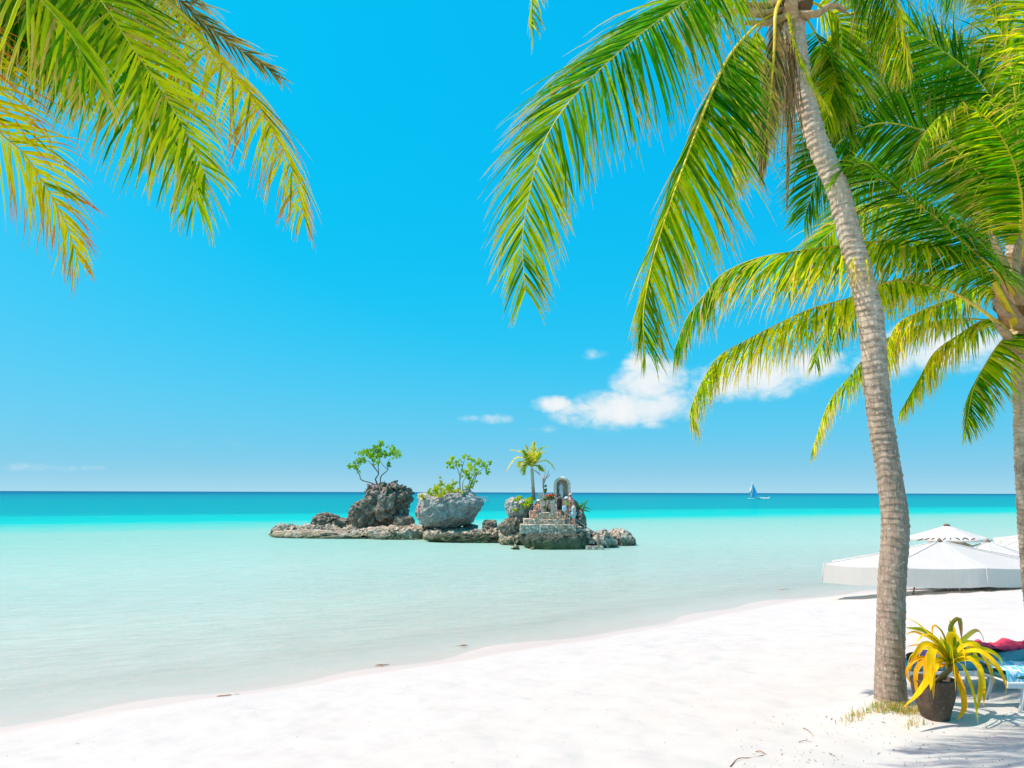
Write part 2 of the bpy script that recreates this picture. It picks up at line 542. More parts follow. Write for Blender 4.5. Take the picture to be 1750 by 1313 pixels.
M_SAND, M_WATER, M_BARK = sand_material(), water_material(), bark_material()
M_ROCK = rock_material('pitted brown limestone', (0.085, 0.074, 0.055), (0.265, 0.235, 0.175), (0.52, 0.475, 0.37), lichen=0.4)
M_ROCKG = rock_material('grey weathered limestone', (0.17, 0.175, 0.155), (0.38, 0.385, 0.35), (0.60, 0.60, 0.56), (0.68, 0.68, 0.63), 0.5, (0.17, 0.15, 0.09))
M_ROCKP = rock_material('pale reef limestone', (0.16, 0.13, 0.09), (0.52, 0.455, 0.335), (0.78, 0.71, 0.56), (0.82, 0.76, 0.63), 0.5)
M_ROCKD = rock_material('weedy dark limestone', (0.04, 0.055, 0.04), (0.10, 0.12, 0.085), (0.24, 0.24, 0.17), (0.22, 0.25, 0.17), 0.4, (0.16, 0.14, 0.06))
M_MASON = masonry_material()
M_LEAF = leaf_mat('palm leaflet')
M_STRAP = leaf_mat('strap leaf', 0.45, 0.5, (1.3, 1.15, 0.5))
M_FOL = leaf_mat('broad tree leaf', 0.4, 0.45)
M_RIB = mat_attr('palm midrib', 0.5, 0.15, 30.0, 0.004, 0.4)
M_HUSK = mat_attr('dry palm husk', 0.85, 0.7, 22.0, 0.02)
M_WOOD = mat_attr('weathered branch wood', 0.85, 0.5, 12.0, 0.03)

# ------------------------------------------------------------------ terrain
_sx = np.array([-9000, -400, -90, -30, -14, -9.1, -6.3, -3.7, -0.55, 2.1, 4.2, 8.5, 11.2, 14.2, 18.3, 26, 45, 120, 500, 9000.])
_sy = np.array([-4000, -190, -30, 3.0, 11.4, 14.1, 16.1, 18.2, 20.8, 22.9, 25.0, 29.1, 31.6, 33.4, 35.4, 38, 43, 60, 150, 2000.])
_gx = np.concatenate([-np.geomspace(9000, 60, 120), np.arange(-59.5, 60, 0.5), np.geomspace(60, 9000, 120)])
_gy = np.interp(_gx, _sx, _sy)
_ker = np.hanning(13); _ker /= _ker.sum()
_mid = slice(120, 120 + 239)
_gy[_mid] = np.convolve(np.pad(_gy[_mid], 6, 'edge'), _ker, 'valid') * 1.0
_gd = np.gradient(_gy, _gx)
MOUND = None


def shore_s(x, y):
    f = np.interp(x, _gx, _gy)
    d = np.interp(x, _gx, _gd)
    return (f - y) / np.sqrt(1 + d * d)


def sstep(a, b, v):
    t = np.clip((v - a) / (b - a), 0, 1)
    return t * t * (3 - 2 * t)


def ground_z(x, y):
    x, y = np.asarray(x, float), np.asarray(y, float)
    s = shore_s(x, y)
    land = np.where(s < 11, 0.112 * s, 1.232 + 0.085 * (s - 11))
    land = np.where(s > 30, 2.85 + 0.01 * (np.minimum(s, 200) - 30), land)
    sea = -(0.055 * np.minimum(-s, 25) + 0.03 * np.clip(-s - 25, 0, 80) + 0.01 * np.clip(-s - 105, 0, 600))
    z = np.where(s > 0, land, sea)
    p = np.stack([x, y, 0 * x], -1)
    near = np.exp(-(np.hypot(x, y) / 120.0) ** 2)
    dry = sstep(0.8, 3.0, s)
    z = z + near * (0.05 * vnoise(p * 0.33) + dry * (0.022 * vnoise(p * 1.1) + 0.02 * vnoise(p * 2.3) + 0.010 * vnoise(p * 5.1)))
    z = z + 0.03 * sstep(0.85, 1.05, s + 0.25 * vnoise(p * 0.5)) * near
    if MOUND is not None:
        r2 = (x - MOUND[0]) ** 2 + ((y - MOUND[1]) * 1.1) ** 2
        z = z + 0.17 * np.exp(-r2 / (2 * 0.55 ** 2)) * (1 + 0.35 * vnoise(p * 4.0))
    return z


def gz(x, y): return float(ground_z(np.array([x]), np.array([y]))[0])


def ground_hit(px, py):
    r = ray(px, py)
    d = np.linspace(3, 120, 6000)
    k = d / r.y
    x, z = r.x * k, CAMZ + r.z * k
    g = ground_z(x, d)
    i = int(np.argmax(z <= g))
    return Vector((x[i], d[i], float(g[i])))


h0 = ground_hit(1523, 1222)
MOUND = (h0.x, h0.y + 0.05)
TREE = ground_hit(1523, 1200)

def grid_axis(lo, hi, fine_lo, fine_hi, step, grow=1.09):
    a = list(np.arange(fine_lo, fine_hi, step))
    s, v = step, fine_hi
    while v < hi: a.append(v); s *= grow; v += s
    a.append(hi)
    s, v, left = step, fine_lo - step, []
    while v > lo: left.append(v); s *= grow; v -= s
    left.append(lo)
    return np.array(left[::-1] + a)


def sheet(name, mat, xs, ys, zf, keep=None, attrs=None):
    X, Y = np.meshgrid(xs, ys)
    Z = zf(X.ravel(), Y.ravel())
    V = np.stack([X.ravel(), Y.ravel(), Z], 1)
    nx, ny = len(xs), len(ys)
    i, j = np.meshgrid(np.arange(nx - 1), np.arange(ny - 1))
    a = (j * nx + i).ravel()
    F = np.stack([a, a + 1, a + nx + 1, a + nx], 1)
    if keep is not None:
        k = keep(X.ravel(), Y.ravel())
        F = F[k[F].any(1)]
        used = np.unique(F); mp = np.full(len(V), -1); mp[used] = np.arange(len(used))
        V, F = V[used], mp[F]
    me = bpy.data.meshes.new(name)
    me.vertices.add(len(V)); me.vertices.foreach_set('co', V.ravel())
    me.loops.add(F.size); me.loops.foreach_set('vertex_index', F.ravel())
    me.polygons.add(len(F)); me.polygons.foreach_set('loop_start', np.arange(len(F)) * 4)
    me.polygons.foreach_set('use_smooth', [True] * len(F))
    for an, fn in (attrs or {}).items():
        at = me.attributes.new(an, 'FLOAT', 'POINT'); at.data.foreach_set('value', fn(V[:, 0], V[:, 1]))
    me.update(calc_edges=True)
    me.materials.append(mat)
    o = bpy.data.objects.new(name, me); COL.objects.link(o)
    return o


xs = grid_axis(-20000, 20000, -12, 18, 0.075, 1.06)
ys = grid_axis(-3000, 30000, 5.5, 24, 0.075, 1.05)
beach = sheet('beach', M_SAND, xs, ys, ground_z, attrs={'shore': lambda x, y: np.clip(shore_s(x, y), -20, 20)})
tag(beach, kind='structure', label='white sand beach sloping into the lagoon')
xw = grid_axis(-20000, 20000, -30, 40, 0.5, 1.10)
yw = grid_axis(-3000, 30000, 5, 70, 0.5, 1.08)
sea = sheet('sea', M_WATER, xw, yw, lambda x, y: np.zeros_like(x), keep=lambda x, y: shore_s(x, y) < 4.0,
            attrs={'offshore': lambda x, y: np.clip(-shore_s(x, y), 0, 500)})
tag(sea, kind='structure', label='clear turquoise sea over a white sandy bottom')

# ------------------------------------------------------------------ palms
def make_trunk(parent, pts, rads, ring=0.085, seed=0, sides=36, step=0.013, name='trunk'):
    P4 = np.array([[*p, r] for p, r in zip(pts, rads)])
    L = np.linalg.norm(np.diff(P4[:, :3], axis=0), axis=1).sum()
    n = int(L / step)
    C = catmull(P4, n)
    P, rad = C[:, :3], C[:, 3]
    s = np.linspace(0, L, n)
    rg = np.random.default_rng(seed)
    th = np.linspace(0, 2 * math.pi, sides, endpoint=False)
    # leaf-scar rings: each ring steps out a little, wavy around the trunk
    q = np.stack([np.repeat(np.cos(th)[None] * 1.2, n, 0), np.repeat(np.sin(th)[None] * 1.2, n, 0), np.repeat(s[:, None] * 1.5, sides, 1)], -1) + seed * 3.1
    wob = vnoise(q) * 0.30 + 0.22 * np.sin(th)[None] * np.sin(s * 1.7)[:, None]
    ph = s[:, None] / ring + wob + 0.25 * vnoise(np.stack([s * 3, s * 0, s * 0], -1))[:, None]
    fr = ph - np.floor(ph)
    rid = np.floor(ph)
    amp = 0.5 + 0.5 * hash3(rid.astype(np.int64), rid.astype(np.int64) * 0 + seed, rid.astype(np.int64) * 0)
    up = np.repeat((s / L)[:, None], sides, 1)
    saw = (1 - fr) ** 1.5 * (0.010 + 0.012 * amp) + 0.010 * vnoise(q * np.array([3, 3, 9.0])) + 0.006 * vnoise(q * np.array([8, 8, 20.0]))
    rr = rad[:, None] + saw * (0.30 + 0.70 * np.clip(up * 1.6, 0, 1))
    T, S, B = frames(P, (0, -1, 0))
    V = P[:, None] + rr[..., None] * (np.cos(th)[None, :, None] * S[:, None] + np.sin(th)[None, :, None] * B[:, None])
    F = [(i * sides + j, i * sides + (j + 1) % sides, (i + 1) * sides + (j + 1) % sides, (i + 1) * sides + j) for i in range(n - 1) for j in range(sides)]
    F.append(tuple(range(sides))[::-1]); F.append(tuple((n - 1) * sides + j for j in range(sides)))
    mask = np.clip((fr - 0.80) / 0.12, 0, 1) * np.clip((1.0 - fr) / 0.06, 0, 1) * (0.35 + 0.65 * amp) * np.clip(0.7 + 0.6 * vnoise(q * 2.3), 0, 1)
    mask = mask * (0.22 + 0.78 * np.clip(up * 1.7, 0, 1))
    cols = np.stack([mask, up, up * 0], -1).reshape(-1, 3)
    return mesh_obj(name, V.reshape(-1, 3), F, M_BARK, parent, True, cols)


GREEN = dict(base=(0.060, 0.31, 0.002), alt=(0.72, 0.72, 0.004), tip=(0.58, 0.44, 0.12), ptip=0.5, rib=(0.52, 0.44, 0.05))
DEEP = dict(base=(0.035, 0.23, 0.004), alt=(0.30, 0.50, 0.005), tip=(0.34, 0.28, 0.10), ptip=0.25, rib=(0.55, 0.45, 0.04))
LIME = dict(base=(0.34, 0.52, 0.005), alt=(0.90, 0.76, 0.010), tip=(0.66, 0.48, 0.16), ptip=0.7, rib=(0.60, 0.50, 0.06))
GOLD = dict(base=(0.95, 0.62, 0.006), alt=(0.70, 0.62, 0.006), tip=(0.66, 0.20, 0.03), ptip=0.8, rib=(0.55, 0.36, 0.08))
DRY = dict(base=(0.38, 0.25, 0.12), alt=(0.50, 0.36, 0.12), tip=(0.50, 0.40, 0.30), ptip=0.9, rib=(0.52, 0.38, 0.08))


def make_frond(parent, pts, L=1.0, n=92, roll=0.0, lift=0.35, droop=0.55, u0=0.16, width=0.042, pal=GREEN, seed=0, ang=(82, 34), rib=0.028, segs=6, rib_pal=None, sag=0.08, tuck=1.0, jit=4.0, miss=0.04):
    rg = np.random.default_rng(seed + 11)
    n, width, L = int(n * 1.65), width * 0.88, L * 1.14
    P = catmull(pts, 90)
    T, S, B = frames(P)
    k = len(P)
    def at(A, u):
        f = np.clip(u, 0, 1) * (k - 1); i = np.minimum(f.astype(int), k - 2); w = (f - i)[:, None]
        return A[i] * (1 - w) + A[i + 1] * w
    u = np.linspace(u0, 0.995, n)
    u = np.concatenate([u, u]) + rg.normal(0, 0.003, 2 * n)
    sd_ = np.concatenate([np.ones(n), -np.ones(n)])
    p, t, s, b = at(P, u), norm(at(T, u)), norm(at(S, u)), norm(at(B, u))
    ro = R(roll)
    s2, b2 = s * math.cos(ro) + b * math.sin(ro), b * math.cos(ro) - s * math.sin(ro)
    x = np.clip((u - u0) / (1 - u0), 0, 1)
    ln = L * (0.45 + 0.55 * np.sin(np.clip(x / 0.45, 0, 1) * math.pi / 2)) * (1 - 0.68 * np.clip((x - 0.45) / 0.55, 0, 1) ** 1.5) * rg.uniform(0.82, 1.1, 2 * n)
    ln = np.where(rg.random(2 * n) < miss, ln * 0.3, ln)
    a = np.radians(ang[0] + (ang[1] - ang[0]) * x + rg.normal(0, jit, 2 * n))
    lf = lift + rg.normal(0, 0.10, 2 * n)
    d = t * np.cos(a)[:, None] + (s2 * (sd_ * np.cos(lf))[:, None] + b2 * np.sin(lf)[:, None]) * np.sin(a)[:, None]
    dr = droop * rg.uniform(0.7, 1.35, 2 * n)
    broken = rg.random(2 * n) < sag
    g = np.array([0, 0, -1.0])
    pos, nrm0 = p.copy(), b2
    W = [0.55, 1.0, 1.0, 0.86, 0.6, 0.34, 0.04]
    wd = width * (0.55 + 0.45 * np.sin(np.clip(x / 0.3, 0, 1) * math.pi / 2)) * (1 - 0.45 * x) * rg.uniform(0.8, 1.15, 2 * n)
    mixc = np.clip(rg.random(2 * n) * 0.75 + 0.3 * np.sin(u * 9 + seed), 0, 1)[:, None]
    c0 = np.array(pal['base']) * (1 - mixc) + np.array(pal['alt']) * mixc
    dk = (rg.random(2 * n) < (0.10 if pal['base'][0] > .5 else 0.36))[:, None]
    c0 = np.where(dk, c0 * np.array((.26, .50, .5)), c0)
    c0 = c0 * rg.uniform(0.7, 1.25, (2 * n, 1))
    dead = (rg.random(2 * n) < 0.05 * pal['ptip'])[:, None]
    c0 = np.where(dead, np.array((0.62, 0.42, 0.12)), c0)
    tipl = rg.uniform(0.45, 1.0, 2 * n)
    tipon = rg.random(2 * n) < pal['ptip']
    Vs, Cs = [], []
    for q in range(segs + 1):
        f = q / segs
        wv = norm(np.cross(d, nrm0) + 1e-6) if q == 0 else norm(wv - (wv * d).sum(1, keepdims=True) * d)
        nn = np.cross(wv, d)
        w = (np.interp(f, np.linspace(0, 1, len(W)), W) * wd)[:, None] * 0.5
        Vs.append(np.stack([pos - wv * w - nn * w * 0.55, pos + nn * w * 0.35, pos + wv * w - nn * w * 0.55], 1))
        tf = np.where(tipon, np.clip((f - tipl * 0.75) / 0.25, 0, 1), np.clip((f - 0.93) / 0.07, 0, 1))[:, None]
        c = c0 * (1 - tf) + np.array(pal['tip']) * tf
        Cs.append(np.stack([c, c * 1.08, c], 1))
        step = (ln / segs)[:, None]
        pos = pos + d * step
        extra = np.where(broken & (f > 0.3), 1.6, 0.0)
        d = norm(d + g * (dr * (0.35 + 1.1 * f) * 0.55 * tuck + extra * 0.4)[:, None] + rg.normal(0, 0.035, d.shape))
    V = np.stack(Vs, 1)          # (2n, segs+1, 3, 3)
    C = np.stack(Cs, 1)
    per = (segs + 1) * 3
    base = np.arange(2 * n) * per
    F = []
    for q in range(segs):
        for e in (0, 1):
            a0 = base + q * 3 + e
            F.append(np.stack([a0, a0 + 1, a0 + 4, a0 + 3], 1))
    F = np.concatenate(F).tolist()
    fo = mesh_obj('frond', V.reshape(-1, 3), F, M_LEAF, parent, True, C.reshape(-1, 3))
    fo['kind'] = 'stuff'
    del fo['kind']
    uu = np.linspace(0, 1, k)
    rr = rib * (1 - 0.88 * uu ** 0.75) * (1 + 1.1 * np.exp(-uu * 16))
    RV, RF = tube(P, rr, 8, 0.6)
    rp = np.array((rib_pal or pal['rib']))
    rc = np.repeat(rp[None] * (1 - 0.35 * uu[:, None]) + np.array(pal['alt'])[None] * 0.35 * uu[:, None], 8, 0)
    mesh_obj('midrib', RV, RF, M_RIB, fo, True, rc)
    return fo


def lump(name, c, r, mat, parent, col, seed=0, sub=4, amp=0.35, freq=2.5, ridged=True):
    bm = bmesh.new()
    bmesh.ops.create_icosphere(bm, subdivisions=sub, radius=1.0)
    n = np.array([v.co[:] for v in bm.verts])
    F = [tuple(v.index for v in f.verts) for f in bm.faces]
    bm.free()
    dsp = 1 + amp * fbm(n * freq + seed * 5.7, 4, ridged)
    V = n * dsp[:, None] * np.array(r) + np.array(c)
    cc = np.array(col)[None] * (0.75 + 0.5 * (vnoise(n * 7 + seed) * 0.5 + 0.5))[:, None]
    return mesh_obj(name, V, F, mat, parent, True, cc)


def leaf_base(parent, pts, w0=0.09, w1=0.03, col=(0.40, 0.28, 0.17), flat=0.45, seed=0):
    """woody stub of an old leaf stalk, split and frayed at the end"""
    rg = np.random.default_rng(seed)
    m = MB()
    C = catmull(pts, 26)
    uu = np.linspace(0, 1, 26)
    rad = (w0 * (1 - uu) + w1 * uu)[:, None] * (1 + 0.22 * vnoise(np.stack([np.repeat(uu[:, None] * 9, 12, 1), np.repeat(np.arange(12)[None] * 0.9, 26, 0), np.full((26, 12), seed * 2.2)], -1)))
    V, F = tube(C, rad, 12, flat)
    m.add(V, F, np.repeat(np.array(col)[None], len(V), 0) * rg.uniform(0.7, 1.2, (len(V), 1)))
    for k in range(3):
        o = rg.normal(0, w1 * 0.5, 3)
        e = C[-1] + (C[-1] - C[-4]) * rg.uniform(0.6, 1.4) + o
        m.tube([C[-6] + o * 0.5, C[-1] + o, e], [w1 * 0.5, w1 * 0.38, w1 * 0.05], 6, 0.5, np.array(col) * rg.uniform(0.7, 1.15))
    return m.build('leaf_base', M_HUSK, parent)


def tuft_strands(parent, pts_list, col, name='dry_strands', width=0.012, seed=3, n=40, spread=0.12, length=1.2):
    """bundle of dry hanging fibres"""
    rg = np.random.default_rng(seed)
    m = MB()
    for i in range(n):
        u = rg.random()
        c = np.array(pts_list[0]) * (1 - u) + np.array(pts_list[-1]) * u
        l = length * rg.uniform(0.5, 1.1)
        a, off = c + rg.normal(0, spread * 0.5, 3), rg.normal(0, spread, 3) * np.array([1, 1, 0.2])
        P = catmull([a, a + off * 0.4 + np.array([0, 0, -l * 0.4]), a + off + np.array([0, 0, -l])], 8)
        m.tube(P, np.linspace(width, width * 0.3, 8), 4, 0.4, np.array(col) * rg.uniform(0.6, 1.3), up=(0, -1, 0))
    return m.build(name, M_HUSK, parent)


def ups(pts, d0=None):
    return [U(*p) for p in pts]


# --- the tall leaning palm with its foot in the sand mound
D = TREE.y
palm = empty('coconut_palm', TREE)
tag(palm, 'tall coconut palm with curved ringed trunk standing beside the potted plant', 'palm tree', 'coconut palms on the beach')
tr = [(1523, 1215, 57), (1522, 1190, 57), (1521, 1140, 52), (1522, 1090, 50), (1524, 1000, 49), (1529, 930, 49), (1529, 880, 48), (1518, 800, 45), (1505, 720, 45), (1496, 640, 46), (1490, 560, 46),
      (1479, 500, 45), (1457, 420, 43), (1430, 320, 42), (1396, 240, 40), (1370, 150, 40), (1364, 110, 40), (1356, 30, 40), (1352, -30, 40), (1348, -75, 34)]
tp = [U(x, y, D + 0.02 * i) for i, (x, y, w) in enumerate(tr)]
tp[0].z -= 0.10
make_trunk(palm, tp, [w * .88 / 2 / FPX * (D + 0.02 * i) for i, (x, y, w) in enumerate(tr)], 0.088, 1)
DC = D + 0.36
cr = (1356, 0)
fr1 = [
    # (pixel polyline with depth), keyword settings
    ([(1350, 0, DC), (1300, -42, DC - .8), (1240, -40, DC - 1.4), (1170, 4, DC - 1.9), (1093, 60, DC - 2.3), (1020, 124, DC - 2.6), (961, 190, DC - 2.75), (925, 255, DC - 2.8), (903, 340, DC - 2.8), (893, 412, DC - 2.8), (898, 502, DC - 2.75)],
     dict(L=1.24, n=135, roll=34, lift=-0.42, droop=0.30, u0=0.13, pal=GREEN, rib=0.028, ang=(70, 34))),
    ([(1345, 10, DC), (1300, 38, DC - .35), (1252, 88, DC - 1.0), (1222, 145, DC - 1.5), (1190, 225, DC - 1.9), (1150, 335, DC - 2.1), (1117, 440, DC - 2.2), (1100, 530, DC - 2.2), (1101, 596, DC - 2.1)],
     dict(L=1.26, n=135, roll=8, lift=-0.80, droop=0.26, u0=0.20, pal=GREEN, rib=0.040, rib_pal=(0.80, 0.58, 0.02), ang=(62, 30))),
    ([(1340, -10, DC), (1326, 20, DC - .5), (1323, 85, DC - .6), (1316, 170, DC - .55), (1306, 250, DC - .45), (1302, 300, DC - .4)],
     dict(L=0.55, n=56, roll=10, lift=0.0, droop=0.9, u0=0.3, pal=DRY, rib=0.040, rib_pal=(0.80, 0.60, 0.02), ang=(34, 10), width=.03)),
    ([(1362, 0, DC), (1356, 60, DC - .35), (1352, 150, DC - .4), (1348, 260, DC - .38), (1345, 350, DC - .35)],
     dict(L=0.35, n=46, roll=60, lift=0.0, droop=1.0, u0=0.2, pal=DRY, rib=0.018, ang=(26, 8), width=.026)),
    ([(1350, -10, DC), (1290, -70, DC + .5), (1230, -60, DC + 1.0), (1190, -10, DC + 1.3), (1175, 60, DC + 1.4)],
     dict(L=1.1, n=80, roll=-10, lift=-0.5, droop=0.4, u0=0.2, pal=GREEN)),
    ([(1350, -10, DC), (1300, -140, DC - .6), (1180, -240, DC - 1.5), (1040, -220, DC - 2.2), (945, -110, DC - 2.6), (912, -20, DC - 2.8), (908, 48, DC - 2.85)],
     dict(L=0.8, n=100, roll=-10, lift=-0.4, droop=0.4, u0=0.16, pal=GREEN)),
    ([(1365, -5, DC), (1400, 10, DC + .4), (1434, 35, DC + .6), (1436, 90, DC + .7), (1424, 150, DC + .72), (1412, 210, DC + .75)],
     dict(L=0.95, n=76, roll=60, lift=-0.2, droop=0.35, u0=0.22, pal=LIME, rib_pal=(0.70, 0.54, 0.03), ang=(60, 24))),
    ([(1360, -10, DC), (1420, -80, DC - .2), (1480, -70, DC - .4), (1522, -10, DC - .5), (1545, 55, DC - .5), (1556, 120, DC - .5)],
     dict(L=0.95, n=90, roll=20, lift=-0.5, droop=0.4, u0=0.18, pal=GREEN)),
    ([(1345, 0, DC), (1290, 60, DC + .4), (1262, 130, DC + .6), (1250, 220, DC + .7), (1252, 310, DC + .7)],
     dict(L=0.95, n=80, roll=20, lift=-0.6, droop=0.35, u0=0.2, pal=LIME)),
    ([(1362, 5, DC), (1395, 60, DC + .5), (1430, 130, DC + .7), (1450, 220, DC + .8), (1455, 300, DC + .8)],
     dict(L=0.8, n=70, roll=-20, lift=-0.5, droop=0.4, u0=0.22, pal=DEEP, rib=0.022)),
    ([(1345, 0, DC), (1330, 60, DC + .5), (1318, 150, DC + .65), (1290, 250, DC + .75)],
     dict(L=0.9, n=60, roll=50, lift=-0.2, droop=0.4, u0=0.2, pal=LIME, ang=(50, 20))),
    ([(1356, -10, DC), (1390, -160, DC + .8), (1460, -230, DC + 1.6), (1560, -190, DC + 2.2), (1610, -90, DC + 2.6), (1625, 20, DC + 2.7)],
     dict(L=1.1, n=90, roll=0, lift=-0.3, droop=0.45, u0=0.18, pal=GREEN)),
    ([(1350, 5, DC), (1352, 50, DC - .5), (1368, 100, DC - .7), (1392, 150, DC - .8), (1418, 190, DC - .85)],
     dict(L=0.40, n=56, roll=80, lift=0.0, droop=0.35, u0=0.22, pal=LIME, rib=0.016, width=.024, ang=(60, 24))),
]
for i, (pp, kw) in enumerate(fr1): make_frond(palm, ups(pp), seed=i, **kw)
lump('fibre_sheath', U(1352, 2, DC), (0.26, 0.26, 0.36), M_HUSK, palm, (0.22, 0.125, 0.06), 1)
for i, pp in enumerate([[(1335, 20, DC - .1), (1295, 24, DC - .3), (1262, 18, DC - .4), (1236, 26, DC - .45)], [(1338, 30, DC - .1), (1305, 40, DC - .28), (1275, 38, DC - .34)], [(1330, 8, DC - .1), (1300, 10, DC - .3), (1268, 6, DC - .36)],
                        [(1362, 25, DC - .1), (1395, 24, DC - .3), (1422, 10, DC - .35), (1444, 18, DC - .36)], [(1350, 30, DC - .2), (1356, 0, DC - .4), (1380, -10, DC - .4)]]):
    leaf_base(palm, ups(pp), 0.12, 0.05, (0.52, 0.37, 0.22), seed=i)
tuft_strands(palm, ups([(1330, 60, DC - .4), (1350, 90, DC - .4)]), (0.34, 0.22, 0.11), n=70, length=1.7, spread=0.13, width=0.009)

